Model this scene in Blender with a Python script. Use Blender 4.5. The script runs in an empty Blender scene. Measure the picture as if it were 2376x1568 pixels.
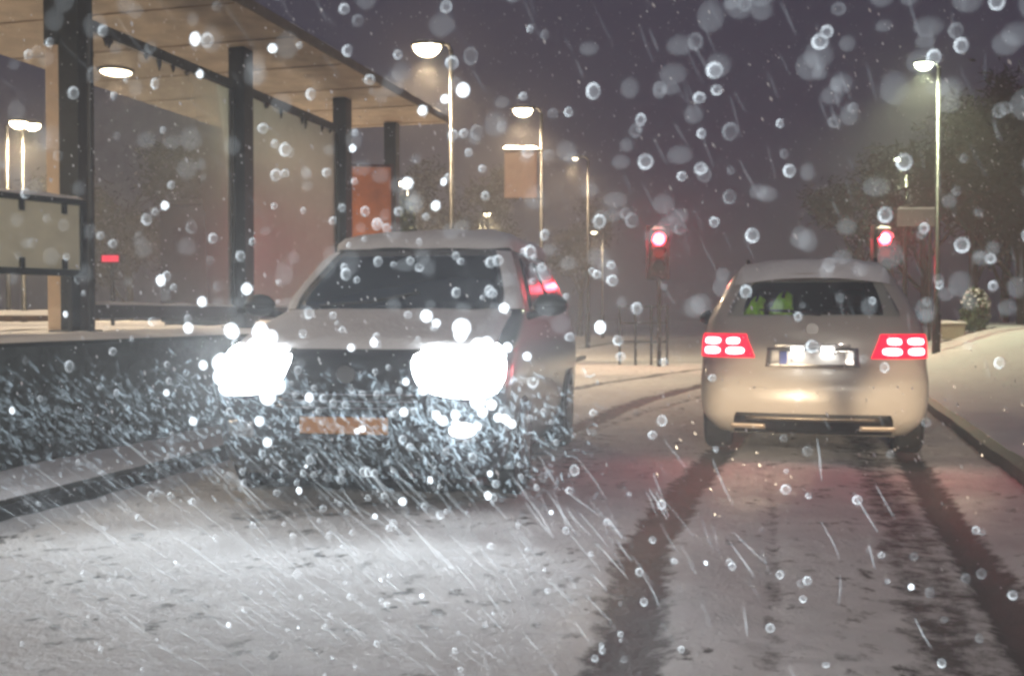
import bpy, bmesh, math, random
import numpy as np
from mathutils import Vector, Matrix, noise
R = math.radians
sc = bpy.context.scene
col = sc.collection
rng = random.Random(7)

# ------------------------------------------------------------------ camera, sky, exposure
FPX, CX, CY, HY = 2334.0, 1188.0, 784.0, 730.0      # layout units: a 2376 x 1568 frame
CAM_Z = 1.2
PITCH = math.atan((CY - HY) / FPX)
cam_d = bpy.data.cameras.new('camera'); cam = bpy.data.objects.new('camera', cam_d); col.objects.link(cam)
cam_d.sensor_width = 36.0; cam_d.lens = 36.0 * FPX / 2376.0
cam_d.clip_start = 0.02; cam_d.clip_end = 600
cam.location = (0, 0, CAM_Z); cam.rotation_euler = (R(90) - PITCH, 0, 0)
cam_d.dof.use_dof = True; cam_d.dof.focus_distance = 3.4; cam_d.dof.aperture_fstop = 22.0
sc.camera = cam

w = bpy.data.worlds.new('World'); sc.world = w; w.use_nodes = True
wn = w.node_tree.nodes; wl = w.node_tree.links
wn.clear()
sky = wn.new('ShaderNodeTexSky'); sky.sky_type = 'NISHITA'; sky.sun_disc = False
sky.sun_elevation = R(-4.0); sky.sun_rotation = R(200)
bg = wn.new('ShaderNodeBackground'); bg.inputs['Strength'].default_value = 0.10
bg2 = wn.new('ShaderNodeBackground'); bg2.inputs['Color'].default_value = (0.031, 0.028, 0.056, 1); bg2.inputs['Strength'].default_value = 1.0
ad = wn.new('ShaderNodeAddShader'); ow = wn.new('ShaderNodeOutputWorld')
wl.new(sky.outputs[0], bg.inputs[0]); wl.new(bg.outputs[0], ad.inputs[0]); wl.new(bg2.outputs[0], ad.inputs[1]); wl.new(ad.outputs[0], ow.inputs[0])
sc.view_settings.view_transform = 'Standard'; sc.view_settings.look = 'None'
sc.view_settings.exposure = -0.12; sc.view_settings.gamma = 1.0
sc.render.engine = 'CYCLES'
cy = sc.cycles
cy.max_bounces = 6; cy.diffuse_bounces = 2; cy.glossy_bounces = 3; cy.transmission_bounces = 5
cy.transparent_max_bounces = 16; cy.volume_bounces = 0
cy.sample_clamp_indirect = 4.0; cy.sample_clamp_direct = 0.0
cy.caustics_reflective = False; cy.caustics_refractive = False
cy.use_denoising = True; cy.use_light_tree = True
cy.pixel_filter_type = 'BLACKMAN_HARRIS'; cy.filter_width = 3.0

# ------------------------------------------------------------------ helpers
def at(px, py, Y):
    """layout: the point seen at frame position (px, py) at distance Y in front of the camera"""
    dx, dz = (px - CX) / FPX, (CY - py) / FPX
    c, s = math.cos(PITCH), math.sin(PITCH)
    dy = c + dz * s; dzz = dz * c - s
    t = Y / dy
    return Vector((dx * t, Y, CAM_Z + dzz * t))
def gx(px, Y): return at(px, HY, Y).x
def ground(px, py, z=0.0):
    a = at(px, py, 1.0); k = (z - CAM_Z) / (a.z - CAM_Z)
    return Vector((a.x * k, k, z))

def principled(name, colr, rough=0.6, metal=0.0, coat=0.0, var=0.0, vscale=8.0, bump=0.0, bscale=40.0, spec=0.5):
    m = bpy.data.materials.new(name); m.use_nodes = True
    nt = m.node_tree; b = nt.nodes['Principled BSDF']
    b.inputs['Base Color'].default_value = (*colr, 1); b.inputs['Roughness'].default_value = rough
    b.inputs['Metallic'].default_value = metal; b.inputs['Coat Weight'].default_value = coat
    b.inputs['Specular IOR Level'].default_value = spec
    if var or bump:
        tc = nt.nodes.new('ShaderNodeTexCoord')
    if var:
        n = nt.nodes.new('ShaderNodeTexNoise'); n.inputs['Scale'].default_value = vscale; n.inputs['Detail'].default_value = 6
        r = nt.nodes.new('ShaderNodeValToRGB')
        r.color_ramp.elements[0].position = 0.3; r.color_ramp.elements[1].position = 0.7
        r.color_ramp.elements[0].color = (*[c * (1 - var) for c in colr], 1)
        r.color_ramp.elements[1].color = (*[min(1, c * (1 + var)) for c in colr], 1)
        nt.links.new(tc.outputs['Object'], n.inputs['Vector']); nt.links.new(n.outputs['Fac'], r.inputs[0]); nt.links.new(r.outputs[0], b.inputs['Base Color'])
    if bump:
        n2 = nt.nodes.new('ShaderNodeTexNoise'); n2.inputs['Scale'].default_value = bscale; n2.inputs['Detail'].default_value = 5
        bp = nt.nodes.new('ShaderNodeBump'); bp.inputs['Strength'].default_value = bump; bp.inputs['Distance'].default_value = 0.02
        nt.links.new(tc.outputs['Object'], n2.inputs['Vector']); nt.links.new(n2.outputs['Fac'], bp.inputs['Height']); nt.links.new(bp.outputs[0], b.inputs['Normal'])
    return m
def emit(name, colr, s):
    m = bpy.data.materials.new(name); m.use_nodes = True
    nt = m.node_tree; nt.nodes.clear()
    e = nt.nodes.new('ShaderNodeEmission'); o = nt.nodes.new('ShaderNodeOutputMaterial')
    e.inputs[0].default_value = (*colr, 1); e.inputs[1].default_value = s
    nt.links.new(e.outputs[0], o.inputs[0]); return m
def glassy(name, tint, opaque, diff, rough=0.05):
    """thin sheet glass: mostly see-through, a share of dirt/wet film that scatters light, fresnel gloss"""
    m = bpy.data.materials.new(name); m.use_nodes = True
    nt = m.node_tree; nt.nodes.clear(); N = nt.nodes.new
    t = N('ShaderNodeBsdfTransparent'); t.inputs[0].default_value = (*tint, 1)
    d = N('ShaderNodeBsdfDiffuse'); d.inputs[0].default_value = (*diff, 1)
    g = N('ShaderNodeBsdfGlossy'); g.inputs['Roughness'].default_value = rough
    tc = N('ShaderNodeTexCoord'); n = N('ShaderNodeTexNoise'); n.inputs['Scale'].default_value = 6; n.inputs['Detail'].default_value = 5
    mr = N('ShaderNodeMapRange'); mr.inputs[1].default_value = .35; mr.inputs[2].default_value = .7; mr.inputs[3].default_value = opaque * .5; mr.inputs[4].default_value = min(1, opaque * 1.5)
    m1 = N('ShaderNodeMixShader'); m2 = N('ShaderNodeMixShader'); fr = N('ShaderNodeFresnel'); o = N('ShaderNodeOutputMaterial')
    fr.inputs[0].default_value = 1.16
    L = nt.links.new
    L(tc.outputs['Object'], n.inputs['Vector']); L(n.outputs['Fac'], mr.inputs[0]); L(mr.outputs[0], m1.inputs[0])
    L(t.outputs[0], m1.inputs[1]); L(d.outputs[0], m1.inputs[2]); L(fr.outputs[0], m2.inputs[0]); L(m1.outputs[0], m2.inputs[1]); L(g.outputs[0], m2.inputs[2]); L(m2.outputs[0], o.inputs[0])
    return m

def obj(name, bm, mat=None, parent=None, smooth=False, bevel=0.0, subsurf=0):
    me = bpy.data.meshes.new(name)
    bmesh.ops.recalc_face_normals(bm, faces=bm.faces)
    bm.to_mesh(me); bm.free()
    if smooth: me.polygons.foreach_set('use_smooth', [True] * len(me.polygons))
    for mm in (mat if isinstance(mat, (list, tuple)) else [mat]):
        if mm: me.materials.append(mm)
    o = bpy.data.objects.new(name, me); col.objects.link(o)
    if parent: o.parent = parent
    if bevel:
        b = o.modifiers.new('bevel', 'BEVEL'); b.width = bevel; b.segments = 2; b.limit_method = 'ANGLE'
    if subsurf:
        b = o.modifiers.new('sub', 'SUBSURF'); b.levels = subsurf; b.render_levels = subsurf
    return o
def thing(name, label, cat, loc=(0, 0, 0), rz=0.0, group=None):
    o = bpy.data.objects.new(name, None); col.objects.link(o)
    o.location = loc; o.rotation_euler = (0, 0, rz); o['label'] = label; o['category'] = cat
    if group: o['group'] = group
    return o
def tag(o, label, cat, group=None, kind=None):
    o['label'] = label; o['category'] = cat
    if group: o['group'] = group
    if kind: o['kind'] = kind
    return o
def struct(o, kind='structure'):
    o['kind'] = kind; return o
def bx(bm, x0, x1, y0, y1, z0, z1, rot=None):
    vs = [bm.verts.new((x, y, z)) for z in (z0, z1) for y in (y0, y1) for x in (x0, x1)]
    for f in ((0, 1, 3, 2), (4, 6, 7, 5), (0, 4, 5, 1), (2, 3, 7, 6), (0, 2, 6, 4), (1, 5, 7, 3)):
        bm.faces.new([vs[i] for i in f])
    if rot is not None: bmesh.ops.transform(bm, matrix=rot, verts=vs)
    return vs
def box(x0, x1, y0, y1, z0, z1):
    bm = bmesh.new(); bx(bm, x0, x1, y0, y1, z0, z1); return bm
def tube(bm, pts, radii, n=10, cap=True):
    pts = [Vector(p) for p in pts]; rings = []
    for i, p in enumerate(pts):
        d = (pts[min(i + 1, len(pts) - 1)] - pts[max(i - 1, 0)]).normalized()
        a = d.cross(Vector((0, 0, 1)) if abs(d.z) < .9 else Vector((1, 0, 0))).normalized(); b = d.cross(a)
        r = radii[i] if isinstance(radii, (list, tuple)) else radii
        rings.append([bm.verts.new(p + a * math.cos(2 * math.pi * k / n) * r + b * math.sin(2 * math.pi * k / n) * r) for k in range(n)])
    for r0, r1 in zip(rings, rings[1:]):
        for k in range(n): bm.faces.new((r0[k], r0[(k + 1) % n], r1[(k + 1) % n], r1[k]))
    if cap:
        bm.faces.new(rings[0][::-1]); bm.faces.new(rings[-1])
def tubebm(pts, radii, n=10):
    bm = bmesh.new(); tube(bm, pts, radii, n); return bm
def dome(bm, c, rx, ry, rz, nu=14, nv=6, up=1, noise_amt=0.0, seed=0):
    """half ellipsoid bowl with closed base"""
    rings = []
    for j in range(nv):
        ph = (math.pi / 2) * j / nv
        ring = []
        for k in range(nu):
            th = 2 * math.pi * k / nu
            f = 1 + noise_amt * noise.noise(Vector((math.cos(th) * 1.3 + seed, math.sin(th) * 1.3, ph)))
            ring.append(bm.verts.new((c[0] + rx * f * math.cos(ph) * math.cos(th), c[1] + ry * f * math.cos(ph) * math.sin(th), c[2] + up * rz * f * math.sin(ph))))
        rings.append(ring)
    top = bm.verts.new((c[0], c[1], c[2] + up * rz))
    for r0, r1 in zip(rings, rings[1:]):
        for k in range(nu): bm.faces.new((r0[k], r0[(k + 1) % nu], r1[(k + 1) % nu], r1[k]))
    for k in range(nu): bm.faces.new((rings[-1][k], rings[-1][(k + 1) % nu], top))
    bm.faces.new(rings[0][::-1])
def snow_cap(bm, x0, x1, y0, y1, z, h, seed=0, step=0.08):
    """a rounded, uneven strip of lying snow over a rectangle"""
    nx = max(3, int((x1 - x0) / step)); ny = max(3, int((y1 - y0) / step) + 2)
    nx = min(nx, 60); ny = min(ny, 60)
    g = []
    for i in range(nx + 1):
        row = []
        for j in range(ny + 1):
            u, v = i / nx, j / ny
            e = min(1, (min(u, 1 - u) * (x1 - x0)) / (h * 1.2)) * min(1, (min(v, 1 - v) * (y1 - y0)) / (min(h * 1.2, .45 * (y1 - y0))))
            e = math.sqrt(max(0, 1 - (1 - e) ** 2))
            p = Vector((x0 + u * (x1 - x0), y0 + v * (y1 - y0), 0))
            hh = h * e * (1 + .45 * noise.noise(p * 3 + Vector((seed, 0, 0))))
            row.append(bm.verts.new((p.x, p.y, z + hh)))
        g.append(row)
    for i in range(nx):
        for j in range(ny): bm.faces.new((g[i][j], g[i + 1][j], g[i + 1][j + 1], g[i][j + 1]))
def spot(name, loc, target, power, colr, size, blend, parent=None, soft=0.05):
    l = bpy.data.lights.new(name, 'SPOT'); l.energy = power; l.color = colr; l.spot_size = size; l.spot_blend = blend; l.shadow_soft_size = soft
    o = bpy.data.objects.new(name, l); col.objects.link(o)
    o.location = loc; d = Vector(target) - Vector(loc); o.rotation_euler = d.to_track_quat('-Z', 'Y').to_euler()
    if parent: o.parent = parent
    return o
def point(name, loc, power, colr, soft=0.1, parent=None):
    l = bpy.data.lights.new(name, 'POINT'); l.energy = power; l.color = colr; l.shadow_soft_size = soft
    o = bpy.data.objects.new(name, l); col.objects.link(o); o.location = loc
    if parent: o.parent = parent
    return o

# ------------------------------------------------------------------ materials
SNOW = principled('lying_snow', (.80, .80, .82), .75, var=.05, vscale=5, bump=.5, bscale=30)
DARK_METAL = principled('dark_metal', (.020, .022, .025), .45, var=.25, bump=.1)
GALV = principled('galvanised_steel', (.035, .035, .035), .4, metal=.6, var=.15)
CONC_DARK = principled('dark_stone', (.030, .034, .034), .8, var=.5, vscale=5, bump=1.0, bscale=14)
KERB = principled('wet_kerb_stone', (.035, .037, .04), .45, var=.4, vscale=9, bump=.5)
SOFFIT = principled('soffit_boards', (.46, .38, .29), .55, var=.22, vscale=3)
COLUMN = principled('column_paint', (.018, .022, .024), .5, var=.35, vscale=6, bump=.2)
COLUMN_LIT = principled('column_lit_side', (.62, .47, .33), .6, var=.08)
BOARD = principled('board_face', (.80, .75, .55), .6, var=.10, vscale=4)
ORANGE = principled('orange_panel', (.80, .24, .06), .6, var=.18, vscale=3)
BANNER = principled('banner_cloth', (.50, .36, .27), .8, var=.08)
SHELTER_GLASS = glassy('wet_shelter_glass', (.95, .95, .95), .05, (.30, .27, .25), .35)
BARK = principled('bark', (.025, .020, .017), .9, var=.3)
TWIG = principled('twigs', (.012, .010, .010), .9, var=.4)
LEAF = principled('evergreen_leaf', (.035, .055, .030), .7, var=.4, vscale=3)
TYRE = principled('tyre_rubber', (.015, .015, .016), .8, bump=.3)
RIM = principled('wheel_rim', (.25, .25, .26), .35, metal=.8)
BLACK = principled('black_plastic', (.014, .014, .015), .5, var=.2)
RED_OFF = principled('red_lens', (.35, .01, .015), .2)

# ------------------------------------------------------------------ ground
TH = R(13.0)
DIR = Vector((math.sin(TH), math.cos(TH), 0)); NOR = Vector((math.cos(TH), -math.sin(TH), 0))
K0 = ground(0, 1215); W0 = ground(0, 1130)
THR = R(16.3); DIRR = Vector((math.sin(THR), math.cos(THR), 0)); NORR = Vector((math.cos(THR), -math.sin(THR), 0)); KR0 = ground(2376, 1130)

tracks = []   # (polyline, half width, strength)
def trk(pts, hw, st): tracks.append(([ground(*p) for p in pts], hw, st))
trk([(1330, 1700), (1445, 1560), (1500, 1260), (1575, 1150), (1645, 1072), (1705, 1010), (1770, 950)], .155, 1.0)
trk([(2560, 1700), (2440, 1560), (2290, 1330), (2190, 1190), (2115, 1070), (2085, 1010), (2040, 930)], .135, 1.0)
trk([(2300, 1740), (2240, 1568), (2110, 1250), (2020, 1075), (1990, 1010)], .23, .58)
trk([(1800, 1740), (1795, 1400), (1790, 1100)], .06, .42)
trk([(1290, 1010), (1400, 965), (1500, 925), (1640, 890), (1800, 868), (2100, 850)], .20, .85)
trk([(1330, 900), (1450, 880), (1600, 858), (1800, 842)], .16, .75)
trk([(1340, 808), (1450, 790), (1620, 778), (1800, 772)], .3, .7)
trk([(1230, 1060), (1340, 1010), (1480, 960), (1640, 915)], .12, .5)
trk([(2140, 935), (2400, 905), (2600, 890)], .25, .4)
trk([(640, 1190), (900, 1165), (1200, 1130), (1300, 1080), (1360, 1010)], .45, .45)
trk([(460, 1120), (700, 1105), (1000, 1100)], .5, .35)

def make_ground(name, xs, ys, zoff=0.0, cut=None):
    X, Y = np.meshgrid(xs, ys)
    P = np.stack([X, Y], -1).reshape(-1, 2)
    wear = np.zeros(len(P)); core = np.zeros(len(P))
    for poly, hw, st in tracks:
        d = np.full(len(P), 1e9)
        for a, b in zip(poly, poly[1:]):
            a2, b2 = np.array([a.x, a.y]), np.array([b.x, b.y]); ab = b2 - a2
            t = np.clip(((P - a2) @ ab) / (ab @ ab), 0, 1)
            d = np.minimum(d, np.linalg.norm(P - (a2 + t[:, None] * ab), axis=1))
        m = np.clip(1.35 - d / hw, 0, 1) * st
        wear = np.maximum(wear, m)
    z = np.empty(len(P))
    for i, (x, y) in enumerate(P):
        v = Vector((x, y, 0))
        z[i] = .020 * noise.noise(v * 1.1) + .010 * noise.noise(v * 4.5) + .005 * noise.noise(v * 13)
    z -= wear * .028
    z += zoff
    me = bpy.data.meshes.new(name)
    nx, ny = len(xs), len(ys)
    idx = np.arange(nx * ny).reshape(ny, nx)
    F = np.stack([idx[:-1, :-1], idx[:-1, 1:], idx[1:, 1:], idx[1:, :-1]], -1).reshape(-1, 4)
    me.from_pydata(np.column_stack([P, z]).tolist(), [], F.tolist())
    me.polygons.foreach_set('use_smooth', [True] * len(me.polygons))
    at_ = me.attributes.new('wear', 'FLOAT', 'POINT'); at_.data.foreach_set('value', wear.astype(np.float32))
    o = bpy.data.objects.new(name, me); col.objects.link(o)
    return o

def snow_road_material():
    m = bpy.data.materials.new('trodden_road_snow'); m.use_nodes = True
    nt = m.node_tree; N = nt.nodes.new; L = nt.links.new; b = nt.nodes['Principled BSDF']
    a = N('ShaderNodeAttribute'); a.attribute_name = 'wear'
    g = N('ShaderNodeNewGeometry')
    def nz(s, d=5, r=.6):
        n = N('ShaderNodeTexNoise'); n.inputs['Scale'].default_value = s; n.inputs['Detail'].default_value = d; n.inputs['Roughness'].default_value = r
        L(g.outputs['Position'], n.inputs['Vector']); return n
    def mth(op, x, y):
        n = N('ShaderNodeMath'); n.operation = op
        for i, v in enumerate((x, y)):
            if isinstance(v, (int, float)): n.inputs[i].default_value = v
            else: L(v, n.inputs[i])
        return n.outputs[0]
    n1 = nz(7.5, 8, .74); n2 = nz(1.6, 4); n3 = nz(7.5, 6, .72); n4 = nz(30, 3)
    # wear broken up by noise: where tyres went, slush and bare wet asphalt
    wv = mth('ADD', a.outputs['Fac'], mth('MULTIPLY', mth('SUBTRACT', n1.outputs['Fac'], .5), 1.9))
    r1 = N('ShaderNodeMapRange'); r1.inputs[1].default_value = .36; r1.inputs[2].default_value = .70; L(wv, r1.inputs[0])
    gate = mth('MULTIPLY', r1.outputs[0], mth('MINIMUM', mth('MULTIPLY', a.outputs['Fac'], 3.0), 1.0))
    # clods and scuffs scattered over the carriageway
    cl = N('ShaderNodeMapRange'); cl.inputs[1].default_value = .555; cl.inputs[2].default_value = .62; L(n3.outputs['Fac'], cl.inputs[0])
    pt = N('ShaderNodeMapRange'); pt.inputs[1].default_value = .42; pt.inputs[2].default_value = .60; L(n2.outputs['Fac'], pt.inputs[0])
    clods = mth('MULTIPLY', mth('MULTIPLY', cl.outputs[0], pt.outputs[0]), .9)
    f = mth('MAXIMUM', mth('MULTIPLY', gate, .93), clods)
    mx = N('ShaderNodeMix'); mx.data_type = 'RGBA'
    sn = N('ShaderNodeValToRGB'); sn.color_ramp.elements[0].position = .3; sn.color_ramp.elements[1].position = .75
    sn.color_ramp.elements[0].color = (.60, .59, .60, 1); sn.color_ramp.elements[1].color = (.80, .80, .81, 1)
    L(n2.outputs['Fac'], sn.inputs[0])
    L(f, mx.inputs[0]); L(sn.outputs[0], mx.inputs[6]); mx.inputs[7].default_value = (.060, .056, .056, 1)
    L(mx.outputs[2], b.inputs['Base Color']); b.inputs['Specular IOR Level'].default_value = .15
    rr = N('ShaderNodeMapRange'); L(f, rr.inputs[0]); rr.inputs[3].default_value = .8; rr.inputs[4].default_value = .6; L(rr.outputs[0], b.inputs['Roughness'])
    bp = N('ShaderNodeBump'); bp.inputs['Strength'].default_value = .8; bp.inputs['Distance'].default_value = .05
    hh = mth('ADD', mth('MULTIPLY', n1.outputs['Fac'], .6), mth('MULTIPLY', n4.outputs['Fac'], .35))
    L(mth('SUBTRACT', hh, mth('MULTIPLY', f, .5)), bp.inputs['Height']); L(bp.outputs[0], b.inputs['Normal'])
    return m
ROADSNOW = snow_road_material()
def graded(lo, hi, fine, near, grow):
    """coordinates with a fine step close in and a growing step outwards"""
    v = [near]; s = fine
    while v[-1] < hi: v.append(v[-1] + s); s *= grow
    return v
ys = [-30, -15, -6, -2, 0, 1.2, 2.0] + graded(0, 190, .022, 2.3, 1.0105)
xp = graded(0, 130, .03, 1.2, 1.022)
xs = sorted([1.2 - (x - 1.2) for x in xp[1:]] + xp)
road = make_ground('road', np.array(xs), np.array(ys)); road.data.materials.append(ROADSNOW); struct(road)

# left kerb with its snowy verge, right kerb with its snowy pavement
def strip(name, p0, d, n, s0, s1, o0, o1, z0, z1, mat, seg=1.0, jitter=0.0):
    """a long block along direction d from p0: offsets o0..o1 along n"""
    bm = bmesh.new(); k = max(1, int((s1 - s0) / seg)); rings = []
    for i in range(k + 1):
        s = s0 + (s1 - s0) * i / k; c = p0 + d * s
        j = jitter * noise.noise(Vector((s * .9, o0, 0)))
        rings.append([bm.verts.new(c + n * (o0 + j) + Vector((0, 0, z0))), bm.verts.new(c + n * (o1 + j) + Vector((0, 0, z0))),
                      bm.verts.new(c + n * (o1 + j) + Vector((0, 0, z1 + j * .3))), bm.verts.new(c + n * (o0 + j) + Vector((0, 0, z1 + j * .3)))])
    for a, b in zip(rings, rings[1:]):
        for q in range(4): bm.faces.new((a[q], a[(q + 1) % 4], b[(q + 1) % 4], b[q]))
    bm.faces.new(rings[0]); bm.faces.new(rings[-1][::-1])
    return obj(name, bm, mat)
def snow_sheet(name, p0, d, n, s0, s1, o0, o1, z, amp=.02, step=.12, edge=None):
    bm = bmesh.new(); ks = int((s1 - s0) / step); ko = max(2, int(abs(o1 - o0) / step)); ko = min(ko, 60); g = []
    for i in range(ks + 1):
        row = []
        for j in range(ko + 1):
            s = s0 + (s1 - s0) * i / ks; o = o0 + (o1 - o0) * j / ko
            p = p0 + d * s + n * o
            e = min(1, (abs(o - o1) if edge == 'o1' else abs(o - o0) if edge == 'o0' else 9) / .10)
            h = amp * (1 + noise.noise(p * 2.2) + .4 * noise.noise(p * 8)) * 1.0
            row.append(bm.verts.new((p.x, p.y, z + h * math.sqrt(e) + .003)))
        g.append(row)
    for i in range(ks):
        for j in range(ko): bm.faces.new((g[i][j], g[i + 1][j], g[i + 1][j + 1], g[i][j + 1]))
    return obj(name, bm, SNOW, smooth=True)
struct(strip('kerb', K0, DIR, NOR, -7, 22, -.13, 0, -.1, .10, KERB, .6, .02))
struct(snow_sheet('verge', K0, DIR, NOR, -7, 22, -1.3, -.10, .09, .02, edge='o1'))
struct(strip('kerb', KR0, DIRR, NORR, -7, 26, 0, .14, -.1, .10, KERB, .6, .02))
pav = snow_sheet('pavement', KR0, DIRR, NORR, -7, 32, .10, 14, .09, .03, step=.2, edge='o0')
def smooth01(t): t = min(1, max(0, t)); return t * t * (3 - 2 * t)
def bank(x, y): return .80 * smooth01((y - 9) / 12) * smooth01((Vector((x, y, 0)) - Vector((KR0.x, KR0.y, 0))).dot(NORR) / 3.2)
for v in pav.data.vertices: v.co.z += bank(v.co.x, v.co.y)
struct(pav)

# raised platform held by a dark wall
PLAT = 1.0
wn_off = (W0 - K0).dot(NOR); ws0 = (W0 - K0).dot(DIR)
wall_bm = bmesh.new(); cells = []
S0, S1 = -9.0, 21.0
NS, NZ = 200, 14
for side in (0,):
    for i in range(NS + 1):
        row = []
        for j in range(NZ + 1):
            s = S0 + (S1 - S0) * i / NS; z = -.1 + (PLAT + .07) * j / NZ
            p = K0 + DIR * s + NOR * wn_off; q = Vector((s * 2.4, z * 3.0, 0))
            bulge = .035 * noise.noise(q) + .025 * noise.noise(q * 3.1)
            row.append(wall_bm.verts.new((p + NOR * bulge) + Vector((0, 0, z))))
        cells.append(row)
for i in range(NS):
    for j in range(NZ): wall_bm.faces.new((cells[i][j], cells[i + 1][j], cells[i + 1][j + 1], cells[i][j + 1]))
# back and ends so that it has thickness
bk = []
for i in (0, NS):
    bk.append([wall_bm.verts.new(cells[i][j].co - NOR * .4) for j in (0, NZ)])
wall_bm.faces.new((cells[0][0], cells[0][NZ], bk[0][1], bk[0][0])) ; wall_bm.faces.new((cells[NS][0], bk[1][0], bk[1][1], cells[NS][NZ]))
wall_bm.faces.new((bk[0][0], bk[0][1], bk[1][1], bk[1][0])); wall_bm.faces.new((cells[0][NZ], cells[NS][NZ], bk[1][1], bk[0][1]))
tag(obj('retaining_wall', wall_bm, CONC_DARK, smooth=True), 'rough dark retaining wall holding up the snowy platform', 'wall')
bm = bmesh.new()
pf = [K0 + DIR * s + NOR * (wn_off + o) for s, o in ((S0, -.38), (S1, -.38), (S1, -11), (S0, -11))]
lo = [bm.verts.new((p.x, p.y, -.1)) for p in pf]; hi = [bm.verts.new((p.x, p.y, PLAT - .04)) for p in pf]
for k in range(4): bm.faces.new((lo[k], lo[(k + 1) % 4], hi[(k + 1) % 4], hi[k]))
bm.faces.new(hi)
struct(obj('platform', bm, CONC_DARK))
struct(snow_sheet('platform_snow', K0, DIR, NOR, S0, S1, wn_off - 10.8, wn_off + .05, PLAT, .028, step=.2, edge='o1'))

# ------------------------------------------------------------------ passenger shelter on the platform
C1 = at(175, 400, 10.0); C1.z = PLAT
THS = R(15.0); SD = Vector((math.sin(THS), math.cos(THS), 0)); SN = Vector((math.cos(THS), -math.sin(THS), 0))
shel = thing('passenger_shelter', 'long open passenger shelter with lit boarded canopy on dark square columns', 'shelter', C1, -THS)
# local: x towards the road, y along the platform, z up
SOF = 4.62 - PLAT
bm = box(-3.2, .98, -14, 8.65, SOF, SOF + .10)
roof = obj('roof', bm, SOFFIT, shel, bevel=.02)
bm = bmesh.new()
for k in range(-9, 7): bx(bm, -3.16, .95, k * 1.4 - .010, k * 1.4 + .010, SOF - .012, SOF - .003)
obj('soffit_joint', bm, principled('soffit_joint_brown', (.30, .21, .13), .7), roof)  # darker brown strips across the soffit boards
bm = bmesh.new(); snow_cap(bm, -3.2, .98, -14, 8.65, SOF + .102, .08, 3); obj('roof_snow', bm, SNOW, roof, smooth=True)
bm = box(.982, 1.003, -14, 8.65, SOF - .01, SOF + .115); obj('fascia', bm, principled('fascia_sheet', (.16, .12, .09), .5, var=.2), roof)
colys = [0.0, 3.15, 6.25, 8.35]
for i, y in enumerate(colys):
    hw = .115 if i < 3 else .10
    bm = box(-.10, .13, y - hw, y + hw, 0, SOF - .004)
    c = obj('column', bm, COLUMN, shel, bevel=.012)
    if i == 0:
        bm = box(-.26, -.103, y - .10, y + .10, 0, SOF - .77); obj('column_lit_side', bm, COLUMN_LIT, c, bevel=.01)  # tan box: warm light on the column's left side put into colour
        obj('column_head', box(-.27, -.103, y - .11, y + .11, SOF - .767, SOF - .005), COLUMN, c, bevel=.01)
    bm = bmesh.new()
    bx(bm, -.20, .18, y - hw - .05, y + hw + .05, 0, .05); obj('base_plate', bm, DARK_METAL, c, bevel=.01)
def glazing(y0, y1, xo=0.0):
    bm = bmesh.new(); e = .035
    bx(bm, -e, e, y0, y1, 3.06, 3.17); bx(bm, -e, e, y0, y1, .16, .30)
    bx(bm, -e, e, y0, y0 + .05, .302, 3.058); bx(bm, -e, e, y1 - .05, y1, .302, 3.058)
    for q in range(7):   # wet snow hanging from the top rail
        yy = y0 + .2 + (y1 - y0 - .4) * rng.random(); h = .05 + .09 * rng.random()
        tube(bm, [(0, yy, 3.058), (0, yy + .01, 3.058 - h * .5), (0, yy + .005, 3.058 - h)], [.03, .02, .006], 6)
    f = obj('window_frame', bm, DARK_METAL, shel)
    g = obj('pane', box(-.006, .006, y0 + .052, y1 - .052, .303, 3.057), SHELTER_GLASS, f)
    bm = bmesh.new(); snow_cap(bm, -.035, .035, y0 + .02, y1 - .02, .302, .03, y0); obj('frame_snow', bm, SNOW, f, smooth=True)
glazing(.19, 2.98); glazing(3.32, 6.08)
LAMPW = emit('warm_lamp', (1.0, .82, .58), 14)
for x, y in ((-2.25, 3.7), (-2.1, 7.2), (-2.25, .2), (-2.25, -3.3)):
    bm = bmesh.new(); dome(bm, (x, y, SOF - .032), .21, .21, .045, 24, 6, -1)
    l = obj('ceiling_light', bm, LAMPW, shel)
    bm = bmesh.new(); tube(bm, [(x, y, SOF - .004), (x, y, SOF - .03)], [.25, .235], 24); obj('light_ring', bm, DARK_METAL, l)
    spot('ceiling_light_beam', (x, y, SOF - .14), (x, y, 0), 330, (1, .78, .52), R(165), .6, shel, .2)
# bench behind the notice board
bp = at(60, 745, 11.2); bp.z = PLAT
ben = thing('platform_bench', 'long low bench with a snowy seat behind the notice board', 'bench', bp, -THS)
bm = bmesh.new(); bx(bm, -.2, .2, -1.4, 1.0, .13, .19); obj('seat', bm, principled('bench_wood', (.20, .12, .07), .7, var=.3), ben, bevel=.01)
for y in (-1.2, .8):
    bm = bmesh.new(); bx(bm, -.16, .16, y - .04, y + .04, 0, .128); obj('leg', bm, DARK_METAL, ben, bevel=.008)
bm = bmesh.new(); snow_cap(bm, -.2, .2, -1.4, 1.0, .192, .05, 5); obj('seat_snow', bm, SNOW, ben, smooth=True)

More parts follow.
